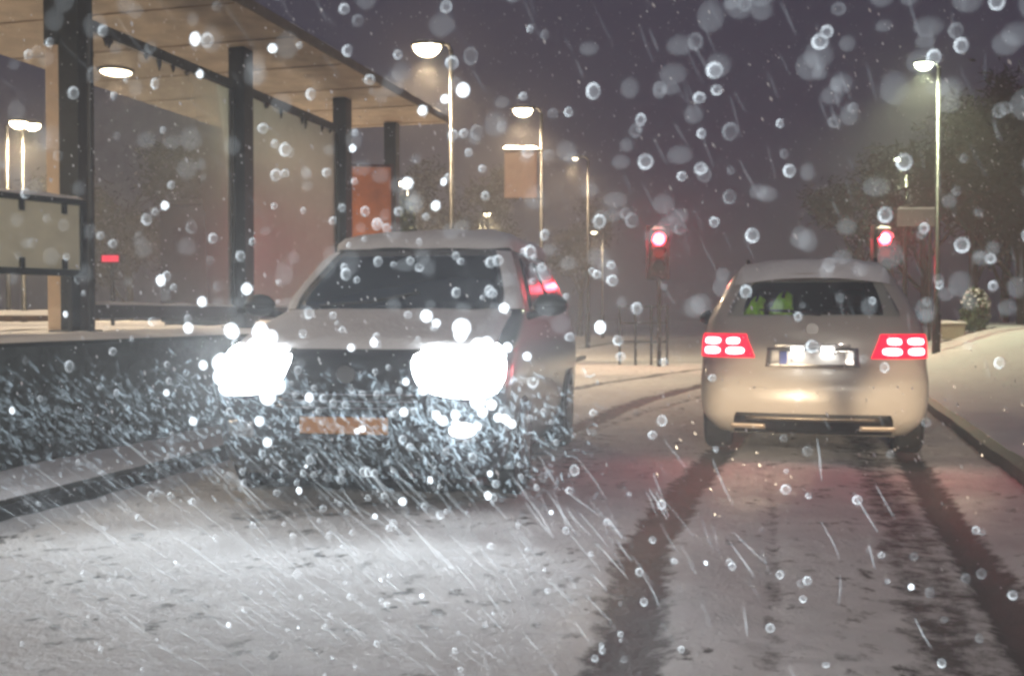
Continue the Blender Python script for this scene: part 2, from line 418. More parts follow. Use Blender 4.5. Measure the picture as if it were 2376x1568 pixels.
# notice board on legs in front of the first column
nb0 = at(198, 700, 9.3); nb0.z = PLAT
nb = thing('notice_board', 'wide blank olive notice board in a dark frame on two legs', 'board', nb0, R(90) - R(34))
zt, zb = at(0, 470, 9.0).z - PLAT, at(0, 625, 9.1).z - PLAT
bm = box(-2.4, -.06, -.012, .012, zb, zt); obj('panel', bm, BOARD, nb)
bm = bmesh.new(); bx(bm, -2.45, 0, -.04, .04, zt, zt + .05); bx(bm, -2.45, 0, -.04, .04, zb - .06, zb)
bx(bm, -.058, 0, -.035, .035, zb, zt); bx(bm, -2.45, -2.402, -.035, .035, zb, zt)
obj('frame', bm, DARK_METAL, nb, bevel=.006)
for x in (-.22, -.62, -1.1, -1.6, -2.1):
    obj('clip', box(x - .018, x + .018, -.045, -.013, zt - .09, zt - .002), DARK_METAL, nb); obj('clip', box(x - .018, x + .018, -.045, -.013, zb + .002, zb + .09), DARK_METAL, nb)
for x in (-.11, -2.2): obj('leg', box(x - .045, x + .045, -.035, .035, 0, zb - .062), DARK_METAL, nb, bevel=.006)
bm = bmesh.new(); snow_cap(bm, -2.45, 0, -.045, .045, zt + .051, .035, 2); obj('board_snow', bm, SNOW, nb, smooth=True)
# thin drain pipe on the road side of the first column
dp = at(212, 600, 9.85); dp.z = PLAT
pp = thing('drain_pipe', 'thin dark drain pipe running down beside the first column', 'pipe', dp)
obj('pipe', tubebm([(0, 0, 0), (0, 0, SOF - .5)], .028, 10), DARK_METAL, pp)
for z in (.5, 1.6, 2.7): obj('bracket', tubebm([(0, 0, z), (0, 0, z + .05)], .04, 10), DARK_METAL, pp)

# far end of the shelter: orange panel, dark kiosk, dark round shrub, red lit sign
q = at(862, 700, 16.9); q.z = PLAT
op = thing('orange_panel', 'tall orange poster panel at the far end of the shelter', 'panel', q, R(8))
zt2 = at(0, 388, 16.9).z - PLAT; hw2 = 46 / FPX * 16.9
obj('panel_face', box(-hw2, hw2, -.05, .05, .25, zt2), ORANGE, op, bevel=.01)
bm = bmesh.new(); bx(bm, -hw2 - .04, -hw2 - .002, -.06, .06, 0, zt2 + .04); bx(bm, hw2 + .002, hw2 + .04, -.06, .06, 0, zt2 + .04); bx(bm, -hw2, hw2, -.06, .06, zt2 + .002, zt2 + .04)
obj('frame', bm, principled('rust_frame', (.12, .04, .02), .6), op)
q = at(490, 700, 16.5); q.z = PLAT
ki = thing('ticket_kiosk', 'dark square ticket kiosk behind the wet shelter glass', 'kiosk', q, -THS)
zk = at(0, 485, 16.5).z - PLAT
obj('body', box(-.55, .55, -.6, .6, .08, zk), principled('kiosk_paint', (.014, .016, .022), .5, var=.3), ki, bevel=.03)
obj('plinth', box(-.5, .5, -.55, .55, 0, .078), DARK_METAL, ki)
obj('lid', box(-.60, .60, -.65, .65, zk + .002, zk + .09), DARK_METAL, ki, bevel=.02)
obj('screen', box(-.3, .3, -.625, -.603, zk - .75, zk - .35), principled('dead_screen', (.02, .022, .03), .15), ki)
q = at(257, 700, 15.5); q.z = PLAT
rs = thing('red_sign', 'slim post carrying a small glowing red sign behind the glass', 'sign', q, R(-5))
zr = at(0, 600, 15.5).z - PLAT; hr = 20 / FPX * 15.5
obj('post', tubebm([(0, .06, 0), (0, .06, zr - .06)], .03), DARK_METAL, rs)
obj('housing', box(-hr - .03, hr + .03, .003, .10, zr - .075, zr + .075), DARK_METAL, rs, bevel=.01)
obj('lit_face', box(-hr, hr, -.012, 0, zr - .05, zr + .05), emit('red_sign_light', (1, .05, .09), 1.6), rs)

# ------------------------------------------------------------------ foliage
def tree_limbs(bm, base, h, seed, spread=.34, r0=.16, levels=4):
    r = random.Random(seed); tips = []
    def grow(p, d, length, rad, lev):
        pts = [p]; rads = [rad]; n = 4 if lev > 1 else 3
        for k in range(n):
            d = (d + Vector((r.uniform(-1, 1), r.uniform(-1, 1), r.uniform(-.3, .6))) * (.10 if lev == levels else .22)).normalized()
            pts.append(pts[-1] + d * length / n); rads.append(rad * (1 - .5 * (k + 1) / n))
        tube(bm, pts, rads, 7 if lev == levels else 4, cap=True)
        if lev <= 2: tips.extend(pts[1:])
        if lev > 0:
            for k in range(5 if lev == levels else 4):
                f = .35 + .65 * (k + r.random()) / 5 if lev < levels else .30 + .7 * (k + r.random()) / 5
                i = min(n - 1, int(f * n)); q_ = pts[i].lerp(pts[i + 1], f * n - i)
                a = r.uniform(0, 2 * math.pi)
                dd = (d * (1 - spread) + Vector((math.cos(a), math.sin(a), r.uniform(-.05, .5))) * (spread + .35)).normalized()
                grow(q_, dd, length * r.uniform(.42, .62), rads[i] * .55, lev - 1)
    grow(Vector(base), Vector((0, 0, 1)), h * .62, r0, levels)
    return tips
def bare_tree(x, y, z, h, seed, label, leaf=None, dens=3, size=.16, group='trees behind the junction'):
    t = thing('winter_tree', label, 'tree', (x, y, z), 0, group)
    bm = bmesh.new(); tips = tree_limbs(bm, (0, 0, -.05), h, seed, r0=h * .020)
    obj('trunk', bm, BARK, t, smooth=True)
    r = random.Random(seed + 99); bm = bmesh.new()
    for p in tips:
        for k in range(dens):
            c = p + Vector((r.gauss(0, .22), r.gauss(0, .22), r.gauss(0, .2)))
            d = Vector((r.uniform(-1, 1), r.uniform(-1, 1), r.uniform(-.5, 1))).normalized(); s = d.cross(Vector((r.uniform(-1, 1), r.uniform(-1, 1), r.uniform(-1, 1)))).normalized()
            L_, W_ = size * r.uniform(1, 2.6), size * r.uniform(.10, .28) * (2.2 if leaf else 1)
            v = [bm.verts.new(c - d * L_ * .5), bm.verts.new(c + s * W_), bm.verts.new(c + d * L_ * .5), bm.verts.new(c - s * W_)]
            bm.faces.new(v)
    obj('crown', bm, leaf or TWIG, t)
    return t
def shrub(x, y, z, rx, h, seed, label, leaf=LEAF, n=1500, cone=False, group=None, size=.05, cat='shrub', name='shrub', snow=True):
    t = thing(name, label, cat, (x, y, z), 0, group); r = random.Random(seed)
    bm = bmesh.new()
    for k in range(7):
        a = r.uniform(0, 6.28); tube(bm, [(0, 0, 0), (math.cos(a) * rx * .3, math.sin(a) * rx * .3, h * .45), (math.cos(a) * rx * .55, math.sin(a) * rx * .55, h * .8)], [.025, .016, .006], 5)
    obj('stem', bm, BARK, t)
    bm = bmesh.new(); bs = bmesh.new()
    for k in range(n):
        a = r.uniform(0, 6.28); f = r.random() ** .5; zz = r.random()
        prof = (1 - zz) ** .6 if cone else math.sqrt(max(0, 1 - (2 * zz - .9) ** 2 / 1.25))
        lump = 1 + .3 * noise.noise(Vector((math.cos(a) * 2, math.sin(a) * 2, zz * 4 + seed)))
        c = Vector((math.cos(a) * rx * prof * f * lump, math.sin(a) * rx * prof * f * lump, zz * h + .04))
        d = Vector((r.uniform(-1, 1), r.uniform(-1, 1), r.uniform(-.6, 1))).normalized(); s = d.cross(Vector((r.uniform(-1, 1), r.uniform(-1, 1), r.uniform(-1, 1)))).normalized()
        L_ = size * r.uniform(.7, 1.6)
        B = bs if (snow and f > .8 and zz > .55 and r.random() < .5) else bm
        B.faces.new([B.verts.new(c - d * L_), B.verts.new(c + s * L_ * .5), B.verts.new(c + d * L_), B.verts.new(c - s * L_ * .5)])
    fo = obj('foliage', bm, leaf, t)
    if snow: obj('clinging_snow', bs, SNOW, fo)
    else: bs.free()
    return t
q = at(940, 700, 20); shrub(q.x, q.y, PLAT, .27, at(0, 462, 20).z - PLAT, 4, 'dark rounded clipped evergreen beside the orange panel', n=2600, size=.06, name='evergreen_shrub', snow=False)
bxx = gx(2262, 24); bz = .1 + bank(bxx, 24)
shrub(bxx, 24, bz, .34, at(0, 672, 24).z - bz, 12, 'pale green snow dusted bush on the snowy bank right of the white car', leaf=principled('pale_green_leaf', (.10, .15, .08), .7, var=.4), n=1500, size=.045, name='roadside_bush', cat='bush')
ti = 0
for px, Y, h, lab in ((1985, 42, 8.2, 'broad bare tree behind the right traffic signal'),
                      (2150, 36, 8.6, 'tall bare tree just behind the right street lamp'),
                      (2262, 31, 8.8, 'dense dark tree right of the tall right street lamp'),
                      (2372, 27, 8.2, 'dark tree cut by the right edge of the view'),
                      (2330, 40, 9.6, 'tallest tree rising behind the dark right-hand trees'),
                      (1345, 56, 8.0, 'faint bare tree behind the lamp post with the banner'),
                      (1130, 46, 7.8, 'bare tree behind the two middle street lamps'),
                      (980, 40, 7.0, 'bare tree behind the far end of the shelter roof'),
                      (720, 34, 6.6, 'dark tree seen between the third and second shelter columns'),
                      (450, 30, 6.4, 'dark tree seen through the glass between the first columns'),
                      (300, 33, 6.8, 'bare tree seen through the glass beside the first column')):
    q = at(px, HY, Y)
    bare_tree(q.x, Y, 0.0, h, 30 + ti, lab, dens=5 if px > 2200 else 3, size=.2 if px > 1900 else .16); ti += 1

# ------------------------------------------------------------------ street lamps
LENS_WARM = emit('street_lamp_light', (1.0, .80, .52), 30)
LENS_GREEN = emit('pale_lamp_light', (.93, 1.0, .70), 26)
LENS_DIM = emit('far_lamp_light', (1.0, .84, .58), 14)
def street_lamp(px_post, px_head, py_head, Y, label, lens, power, colr, base=0.0, wide=1.0, arm_dir=0.0, bowl=1.0):
    p = at(px_post, HY, Y); hx = gx(px_head, Y) - p.x; zh = at(px_head, py_head, Y).z - base
    t = thing('street_lamp', label, 'street lamp', (p.x, Y, base), 0, 'street lamps in the snowfall')
    obj('pole', tubebm([(0, 0, 0), (0, 0, 1.2), (0, 0, 1.22), (0, 0, zh - .05)], [.09, .085, .06, .042], 12), GALV, t, smooth=True)
    s = 1 if hx > 0 else -1
    arm = tubebm([(0, 0, zh - .06), (s * .05, arm_dir * .02, zh + .05), (s * .16, arm_dir * .05, zh + .10), (hx - s * .2 * wide, arm_dir * .1, zh + .10)], [.035, .034, .03, .028], 8)
    obj('arm', arm, GALV, t, smooth=True)
    L_ = .33 * wide
    bm = bmesh.new(); dome(bm, (hx, arm_dir * .1, zh + .045), L_, .17 * wide, .10 * wide, 18, 6, 1)
    hd = obj('lamp_head', bm, DARK_METAL, t, smooth=True)
    bm = bmesh.new(); dome(bm, (hx, arm_dir * .1, zh + .04), L_ * .78 * bowl, .15 * wide * bowl, .20 * wide * bowl, 18, 7, -1)
    obj('lens', bm, lens, hd, smooth=True)
    bm = bmesh.new(); snow_cap(bm, hx - L_ * .6, hx + L_ * .6, arm_dir * .1 - .10, arm_dir * .1 + .10, zh + .12, .05, px_head); obj('head_snow', bm, SNOW, hd, smooth=True)
    spot('lamp_beam', (hx, arm_dir * .1, zh - .30 * wide), (hx, arm_dir * .1, -5), power, colr, R(150), .7, t, .12)
    point('lamp_glow', (hx, arm_dir * .1 - .02, zh - .32 * wide), power * .09, colr, .10, t)
    return t
WARM = (1.0, .74, .46); PALE = (.95, 1.0, .62)
lampB = None
street_lamp(1048, 992, 112, 19.5, 'bright warm street lamp at the end of the shelter roof, on a bare post', LENS_WARM, 1500, WARM, wide=1.0, bowl=1.05)
lampB = street_lamp(1256, 1213, 258, 25.5, 'warm street lamp whose post carries a hanging banner', LENS_WARM, 1500, WARM, wide=.95)
street_lamp(1364, 1334, 370, 36, 'small dim street lamp right of the banner post', LENS_DIM, 700, WARM, wide=.7, bowl=.55)
street_lamp(2173, 2138, 152, 21.5, 'greenish white street lamp on a tall post behind the white car', LENS_GREEN, 1300, PALE, wide=.75)
street_lamp(2101, 2080, 371, 35.5, 'small pale street lamp left of the tall right-hand post', LENS_GREEN, 700, PALE, wide=.6, bowl=.8)
street_lamp(20, 48, 288, 24, 'warm lamp on the left of a close pair beyond the shelter, at the left edge', LENS_WARM, 1100, WARM, wide=.8)
street_lamp(56, 80, 293, 26, 'warm lamp on the right of a close pair beyond the shelter', LENS_WARM, 1100, (1, .82, .5), wide=.8)
street_lamp(588, 609, 384, 31, 'small warm lamp beside the second column, below the canopy lights', LENS_WARM, 800, WARM, wide=.8)
street_lamp(948, 929, 426, 33, 'small warm lamp just right of the orange panel', LENS_WARM, 700, WARM, wide=.6)
street_lamp(1113, 1131, 498, 46, 'low tiny lamp seen between the two tall middle posts', LENS_WARM, 600, (1, .85, .5), wide=.6)
street_lamp(1398, 1378, 540, 52, 'lowest tiny lamp right of the dim one', LENS_DIM, 500, WARM, wide=.6)
# added lamp, unseen behind the viewer: it lights the near snow and the back of the white car
def fill_lamp(x, y, hx, label, power):
    t = thing('street_lamp', label, 'street lamp', (x, y, 0), 0, 'street lamps in the snowfall'); zh = 6.6
    obj('pole', tubebm([(0, 0, 0), (0, 0, 1.2), (0, 0, 1.22), (0, 0, zh)], [.09, .085, .06, .042], 12), GALV, t, smooth=True)
    obj('arm', tubebm([(0, 0, zh - .01), (hx * .1, 0, zh + .1), (hx * .8, 0, zh + .12)], [.035, .034, .03], 8), GALV, t, smooth=True)
    bm = bmesh.new(); dome(bm, (hx, 0, zh + .06), .33, .17, .10, 18, 6, 1); hd = obj('lamp_head', bm, DARK_METAL, t, smooth=True)
    bm = bmesh.new(); dome(bm, (hx, 0, zh + .05), .27, .15, .20, 18, 7, -1); obj('lens', bm, LENS_WARM, hd, smooth=True)
    spot('lamp_beam', (hx, 0, zh - .25), (hx + .5, 11, 0), power, (1, .89, .75), R(125), .6, t, .12)
fill_lamp(1.6, -11.0, -.7, 'added unseen lamp behind the viewer lighting the near snow and white car', 3900)
# banner on the second tall post
q = at(1252, HY, 25.5)
ba = thing('post_banner', 'plain tan banner hanging from the lamp post under a lit snowy bar', 'banner', (q.x, 25.45, 0))
bz1, bz0 = at(0, 352, 25.5).z, at(0, 460, 25.5).z; bw = 82 / FPX * 25.5
bm = bmesh.new(); g = []
for i in range(13):
    row = []
    for j in range(13):
        u, v = i / 12, j / 12
        row.append(bm.verts.new((-bw + u * (bw - .07), .025 * math.sin(u * 5 + v * 2), bz0 + v * (bz1 - bz0))))
    g.append(row)
for i in range(12):
    for j in range(12): bm.faces.new((g[i][j], g[i + 1][j], g[i + 1][j + 1], g[i][j + 1]))
cl_ = obj('cloth', bm, BANNER, ba, smooth=True); so = cl_.modifiers.new('thick', 'SOLIDIFY'); so.thickness = .01
obj('crossbar', tubebm([(.04, 0, bz1 + .03), (-bw - .04, 0, bz1 + .03)], .025, 8), GALV, ba)
obj('lower_bar', tubebm([(.04, 0, bz0 - .02), (-bw, 0, bz0 - .02)], .015, 8), GALV, ba)
bm = bmesh.new(); snow_cap(bm, -bw - .04, -.03, -.07, .07, bz1 + .055, .07, 3); obj('bar_snow', bm, SNOW, ba, smooth=True)

# ------------------------------------------------------------------ traffic signals
SIG = emit('red_signal_light', (1.0, .035, .06), 26)
SIGC = emit('red_signal_core', (1.0, .55, .55), 40)
def traffic_signal(px, py, Y, label, post_px):
    c = at(px, py, Y); p = at(post_px, HY, Y)
    t = thing('traffic_signal', label, 'traffic light', (c.x, Y, 0), 0, 'traffic signals at the junction')
    zr_ = c.z
    obj('pole', tubebm([(p.x - c.x, .16, 0), (p.x - c.x, .16, zr_ + .3)], .05, 10), GALV, t, smooth=True)
    h = obj('housing', box(-.17, .17, -.02, .13, zr_ - .84, zr_ + .22), BLACK, t, bevel=.03)
    obj('backboard', box(-.27, .27, .131, .145, zr_ - .92, zr_ + .32), BLACK, t, bevel=.004)
    for k, dz in enumerate((0, -.31, -.62)):
        z = zr_ + dz
        bm = bmesh.new(); tube(bm, [(0, -.021, z), (0, -.045, z)], [.15, .13], 20)
        l = obj('lens', bm, [SIG, RED_OFF, RED_OFF][k] if k == 0 else principled('dark_lens', (.05, .035, .01) if k == 1 else (.01, .04, .03), .2), h)
        if k == 0:
            bm = bmesh.new(); tube(bm, [(0, -.0455, z), (0, -.055, z)], [.08, .07], 16); obj('lamp_core', bm, SIGC, l)
        bm = bmesh.new(); n = 12; a0 = [];
        for i in range(n + 1):
            a = math.pi * i / n
            a0.append([bm.verts.new((math.cos(a) * rr, yy, z + math.sin(a) * rr)) for rr, yy in ((.158, -.021), (.158, -.19), (.152, -.19), (.152, -.021))])
        for u, v in zip(a0, a0[1:]):
            for q_ in range(4): bm.faces.new((u[q_], u[(q_ + 1) % 4], v[(q_ + 1) % 4], v[q_]))
        obj('visor', bm, BLACK, h, smooth=False)
    bm = bmesh.new(); snow_cap(bm, -.17, .17, -.03, .14, zr_ + .223, .07, px); obj('housing_snow', bm, SNOW, h, smooth=True)
    spot('signal_beam', (0, -.10, zr_), (-.05 * c.x, -10, zr_ - .4), 300, (1, .04, .07), R(56), 1.0, t, .10)
    point('signal_glow', (0, -.45, zr_), 80, (1, .04, .07), .10, t)
    return t
traffic_signal(1528, 555, 23, 'red traffic signal on a thin post left of the white car', 1532)
traffic_signal(2052, 553, 23, 'red traffic signal seen just above the right end of the white car roof', 2066)

# sign board on posts behind the right signal, railing by the left signal, low box by the bush
q = at(2128, HY, 26)
sg = thing('road_sign', 'dim wide road sign on two posts behind the right traffic signal', 'sign', (q.x, 26, .15))
for x in (-.33, .33): obj('post', tubebm([(x, .04, 0), (x, .04, at(0, 520, 26).z - .1)], .04), GALV, sg)
z1, z0 = at(0, 490, 26).z - .1, at(0, 530, 26).z - .1
obj('plate', box(-.55, .55, -.02, .02, z0, z1), principled('sign_back', (.16, .16, .17), .5, var=.1), sg, bevel=.008)
bm = bmesh.new(); snow_cap(bm, -.55, .55, -.03, .03, z1 + .002, .05, 2); obj('plate_snow', bm, SNOW, sg, smooth=True)
q0 = at(1438, HY, 24); q1 = at(1548, HY, 24)
ra = thing('guard_railing', 'low metal guard railing on the kerb by the left traffic signal', 'railing', (q0.x, 24, 0))
L_ = q1.x - q0.x
for k in range(4): obj('post', tubebm([(L_ * k / 3, 0, 0), (L_ * k / 3, 0, 1.42)], .03, 8), GALV, ra)
for z in (1.40, 1.0, .55): obj('rail', tubebm([(0, .035, z), (L_, .035, z)], .022, 8), GALV, ra)
bxx = gx(2208, 24); lb = thing('grit_bin', 'low pale grit bin with a snowy lid left of the pale green bush', 'bin', (bxx, 24, .12 + bank(bxx, 24)), R(-10))
lb.scale = (.75, .75, .5)
bm = bmesh.new(); bx(bm, -.38, .38, -.25, .25, 0, .70)
for v in bm.verts:
    if v.co.z < .1: v.co.x *= .85; v.co.y *= .85
obj('body', bm, principled('bin_plastic', (.30, .28, .20), .6, var=.1), lb, bevel=.03)
obj('lid', box(-.42, .42, -.29, .29, .702, .76), principled('lid_plastic', (.33, .31, .22), .6), lb, bevel=.02)
bm = bmesh.new(); snow_cap(bm, -.42, .42, -.29, .29, .762, .10, 4); obj('lid_snow', bm, SNOW, lb, smooth=True)

# ------------------------------------------------------------------ cars: plan rings stacked in height
def pchip(xs_, ys_, x):
    """monotone-ish smooth interpolation"""
    if x <= xs_[0]: return ys_[0]
    if x >= xs_[-1]: return ys_[-1]
    n = len(xs_); h = [xs_[i + 1] - xs_[i] for i in range(n - 1)]; d = [(ys_[i + 1] - ys_[i]) / h[i] for i in range(n - 1)]
    m = [d[0]] + [0 if d[i - 1] * d[i] <= 0 else 2 * d[i - 1] * d[i] / (d[i - 1] + d[i]) for i in range(1, n - 1)] + [d[-1]]
    i = max(k for k in range(n - 1) if xs_[k] <= x); t = (x - xs_[i]) / h[i]
    return (2 * t ** 3 - 3 * t * t + 1) * ys_[i] + (t ** 3 - 2 * t * t + t) * h[i] * m[i] + (-2 * t ** 3 + 3 * t * t) * ys_[i + 1] + (t ** 3 - t * t) * h[i] * m[i + 1]
class Shell:
    """rows: (z, y_near, y_far, half width, near corner radius, far corner radius, near bow)"""
    def __init__(s, rows): s.c = list(zip(*rows))
    def pr(s, z): return [pchip(s.c[0], s.c[i], z) for i in range(1, 7)]
    def pt(s, z, a, off=0.0):
        sg_ = 1 if a >= 0 else -1; a = abs(a); y0, y1, w_, r0, r1, bow = s.pr(z)
        r0 = min(r0, w_ * .95); r1 = min(r1, w_ * .95)
        def base(a):
            if a <= 1:
                x = a * (w_ - r0); return Vector((x, y0 + bow * (a * (w_ - r0) / w_) ** 2, z))
            yb = y0 + bow * ((w_ - r0) / w_) ** 2
            if a <= 2:
                t = (a - 1) * math.pi / 2; return Vector((w_ - r0 + r0 * math.sin(t), yb + r0 * (1 - math.cos(t)), z))
            if a <= 3:
                return Vector((w_, yb + r0 + (a - 2) * (y1 - r1 - yb - r0), z))
            if a <= 4:
                t = (a - 3) * math.pi / 2; return Vector((w_ - r1 + r1 * math.cos(t), y1 - r1 + r1 * math.sin(t), z))
            return Vector(((w_ - r1) * (5 - a), y1, z))
        p = base(a)
        if off:
            e = .02; p2 = base(min(5, a + e)); p1 = base(max(0, a - e)); tg = (p2 - p1).normalized()
            up = s_up = None
            def basez(zz):
                y0_, y1_, w2, r2, r3, b2 = s.pr(zz)
                return None
            nrm = Vector((tg.y, -tg.x, 0))
            # tilt the normal by the slope of the surface
            zz = z + .012 if z + .012 < s.c[0][-1] else z - .012
            pz = s.pt(zz, a if sg_ > 0 else a); sl = (pz - base(a)); slz = sl / (zz - z)
            nrm = tg.cross(Vector((slz.x, slz.y, 1))).normalized()
            if nrm.dot(Vector((tg.y, -tg.x, 0))) < 0: nrm = -nrm
            p = p + nrm * off
        return Vector((p.x * sg_, p.y, p.z))
    def hull(s, name, zs, mat, parent, hole=None):
        bm = bmesh.new(); aa = [i / 8 for i in range(8)] + [1 + i / 7 for i in range(7)] + [2 + i / 16 for i in range(16)] + [3 + i / 6 for i in range(6)] + [4 + i / 4 for i in range(5)]
        full = [a for a in aa] + [-a for a in aa[::-1][1:-1]]
        rings = [[bm.verts.new(s.pt(z, a)) for a in full] for z in zs]
        n = len(full)
        for r0, r1 in zip(rings, rings[1:]):
            for k in range(n):
                zc = .5 * (r0[k].co.z + r1[k].co.z); ac = full[k] + .5 * (full[(k + 1) % n] - full[k]) if k < n - 1 else -.05
                if hole and hole[0] < zc < hole[1] and abs(ac) < hole[2]: continue
                bm.faces.new((r0[k], r0[(k + 1) % n], r1[(k + 1) % n], r1[k]))
        bm.faces.new(rings[0][::-1]); bm.faces.new(rings[-1])
        return obj(name, bm, mat, parent, smooth=True)
    def patch(s, name, z0, z1, a0, a1, off, mat, parent, nz=8, na=16, thick=0.0, edge=False, seed=0, lump=0.0):
        """panel lying on the shell; a0/a1 numbers or functions of v in 0..1; edge=True feathers the offset to 0 at the rim"""
        bm = bmesh.new(); g = []
        fa0 = a0 if callable(a0) else (lambda v: a0); fa1 = a1 if callable(a1) else (lambda v: a1)
        fz0 = z0 if callable(z0) else (lambda u: z0); fz1 = z1 if callable(z1) else (lambda u: z1)
        back = []
        for j in range(nz + 1):
            row = []; br = []
            for i in range(na + 1):
                u, v = i / na, j / nz; z = fz0(u) + (fz1(u) - fz0(u)) * v; a = fa0(v) + (fa1(v) - fa0(v)) * u
                o_ = off
                if edge:
                    e = min(u, 1 - u) * na / 2.2; f_ = min(v, 1 - v) * nz / 1.6
                    o_ = off * math.sqrt(min(1, e) * min(1, f_)) * (1 + lump * noise.noise(Vector((a * 2 + seed, z * 9, 0)))) + .002
                row.append(bm.verts.new(s.pt(z, a, o_)))
                if not edge: br.append(bm.verts.new(s.pt(z, a, off - .02)))
            g.append(row); back.append(br)
        for j in range(nz):
            for i in range(na):
                bm.faces.new((g[j][i], g[j][i + 1], g[j + 1][i + 1], g[j + 1][i]))
        if not edge:   # side walls give the panel its depth
            per = [(0, i) for i in range(na + 1)] + [(j, na) for j in range(1, nz + 1)] + [(nz, i) for i in range(na - 1, -1, -1)] + [(j, 0) for j in range(nz - 1, 0, -1)]
            for (j, i), (j2, i2) in zip(per, per[1:] + per[:1]):
                bm.faces.new((g[j][i], back[j][i], back[j2][i2], g[j2][i2]))
            for row in back:
                for v in row:
                    if not v.link_faces: bm.verts.remove(v)
        return obj(name, bm, mat, parent, smooth=True)
def _oval(self, name, zc, zr, ac, ar, off, mat, parent, n=28, m=5, power=2.6):
    bm = bmesh.new(); c = bm.verts.new(self.pt(zc, ac, off)); prev = None; rings = []
    for j in range(1, m + 1):
        f = j / m; ring = []
        for k in range(n):
            t = 2 * math.pi * k / n; ct, st = math.cos(t), math.sin(t)
            e = (abs(ct) ** power + abs(st) ** power) ** (-1 / power)
            ring.append(bm.verts.new(self.pt(zc + zr * f * st * e, ac + ar * f * ct * e, off if j < m else off - .012)))
        rings.append(ring)
    for k in range(n): bm.faces.new((c, rings[0][k], rings[0][(k + 1) % n]))
    for r0, r1 in zip(rings, rings[1:]):
        for k in range(n): bm.faces.new((r0[k], r1[k], r1[(k + 1) % n], r0[(k + 1) % n]))
    return obj(name, bm, mat, parent, smooth=True)
Shell.oval = _oval
def wheel(parent, x, y, r=.33, w_=.21):
    s = 1 if x > 0 else -1
    bm = bmesh.new(); tube(bm, [(x - s * w_ / 2, y, r), (x - s * w_ / 2 + s * .03, y, r), (x + s * w_ / 2 - s * .03, y, r), (x + s * w_ / 2, y, r)], [r * .92, r, r, r * .9], 28)
    wv = obj('wheel', bm, TYRE, parent, smooth=False)
    bm = bmesh.new(); tube(bm, [(x + s * (w_ / 2 - .01), y, r), (x + s * (w_ / 2 + .006), y, r), (x + s * (w_ / 2 + .01), y, r)], [r * .66, r * .62, r * .2], 20)
    for k in range(5):
        a = 2 * math.pi * k / 5
        bx(bm, x + s * (w_ / 2) - .012, x + s * (w_ / 2) + .016, y - .03, y + .03, r, r + r * .6, Matrix.Translation((x, y, r)) @ Matrix.Rotation(a, 4, 'X') @ Matrix.Translation((-x, -y, -r)))
    obj('rim', bm, RIM, wv)
    return wv
def mirror(parent, shell, x, y, z, mat, s):
    bm = bmesh.new(); dome(bm, (0, 0, 0), .115, .075, .09, 16, 6, 1); dome(bm, (0, 0, 0), .115, .075, .07, 16, 6, -1)
    bmesh.ops.transform(bm, matrix=Matrix.Translation((x, y, z)), verts=bm.verts)
    m = obj('wing_mirror', bm, mat, parent, smooth=True)
    obj('mirror_stalk', tubebm([(x - s * .16, y + .03, z - .07), (x - s * .05, y + .01, z - .04)], [.03, .022], 8), BLACK, m)
    return m

# ---- oncoming car (its front faces the camera; local y=0 is the front bumper)
MPV_PAINT = principled('dark_plum_paint', (.032, .030, .040), .32, metal=.3, coat=.6, var=.2, vscale=3)
cf = Vector((-1.04, 6.27, 0))
mpv = thing('oncoming_car', 'snow covered dark family car facing us with both headlights glaring', 'car', cf, -R(10)); mpv.scale = (1.10, 1, 1.035)
A = Shell([(.16, .14, 4.10, .80, .22, .2, .10), (.26, .05, 4.20, .86, .26, .2, .12), (.45, .0, 4.25, .89, .30, .22, .13), (.62, .0, 4.26, .90, .30, .22, .13),
           (.78, .03, 4.26, .905, .32, .22, .13), (.90, .10, 4.25, .90, .36, .22, .12), (.97, .24, 4.24, .89, .36, .22, .10), (1.05, .52, 4.23, .87, .34, .22, .08),
           (1.12, .80, 4.22, .855, .32, .22, .07), (1.17, 1.0, 4.21, .84, .28, .22, .08), (1.30, 1.16, 4.18, .80, .20, .22, .09), (1.50, 1.42, 4.10, .72, .18, .22, .09),
           (1.66, 1.66, 4.0, .645, .18, .22, .09), (1.73, 1.92, 3.9, .58, .2, .2, .08), (1.765, 2.3, 3.6, .42, .2, .2, .03)])
zsA = [.16, .19, .22, .26, .32, .38, .45, .52, .60, .68, .75, .82, .87, .91, .94, .97, 1.0, 1.03, 1.06, 1.09, 1.12, 1.15, 1.18, 1.22, 1.28, 1.35, 1.42, 1.5, 1.57, 1.63, 1.67, 1.70, 1.73, 1.75, 1.765]
body = A.hull('body', zsA, MPV_PAINT, mpv)
CAR_GLASS = principled('dark_car_glass', (.008, .014, .034), .12, spec=.35)
A.patch('windscreen', 1.20, 1.63, lambda v: -1.28 + .05 * v, lambda v: 1.28 - .05 * v, .006, CAR_GLASS, mpv)
wi = obj('wiper', tubebm([A.pt(1.21, -.9, .02), A.pt(1.23, -.3, .025), A.pt(1.30, .25, .02)], .012, 6), BLACK, mpv)
for s in (-1, 1):
    A.patch('side_window', 1.20, 1.60, lambda v: s * (2.10 + .06 * v), lambda v: s * (2.46 - .0 * v), .006, CAR_GLASS, mpv, na=10)
    A.patch('side_window', 1.20, 1.60, s * 2.50, s * 2.92, .006, CAR_GLASS, mpv, na=10)
def msnow(name, z0, z1, a0, a1, t, par, seed, nz=14, na=30): return A.patch(name, z0, z1, a0, a1, t, SNOW, par, nz, na, edge=True, seed=seed, lump=.35)
msnow('bonnet_snow', .945, 1.185, -1.55, 1.55, .045, mpv, 1)
bm = bmesh.new()   # roof snow: rings over the roof edge, closed on top
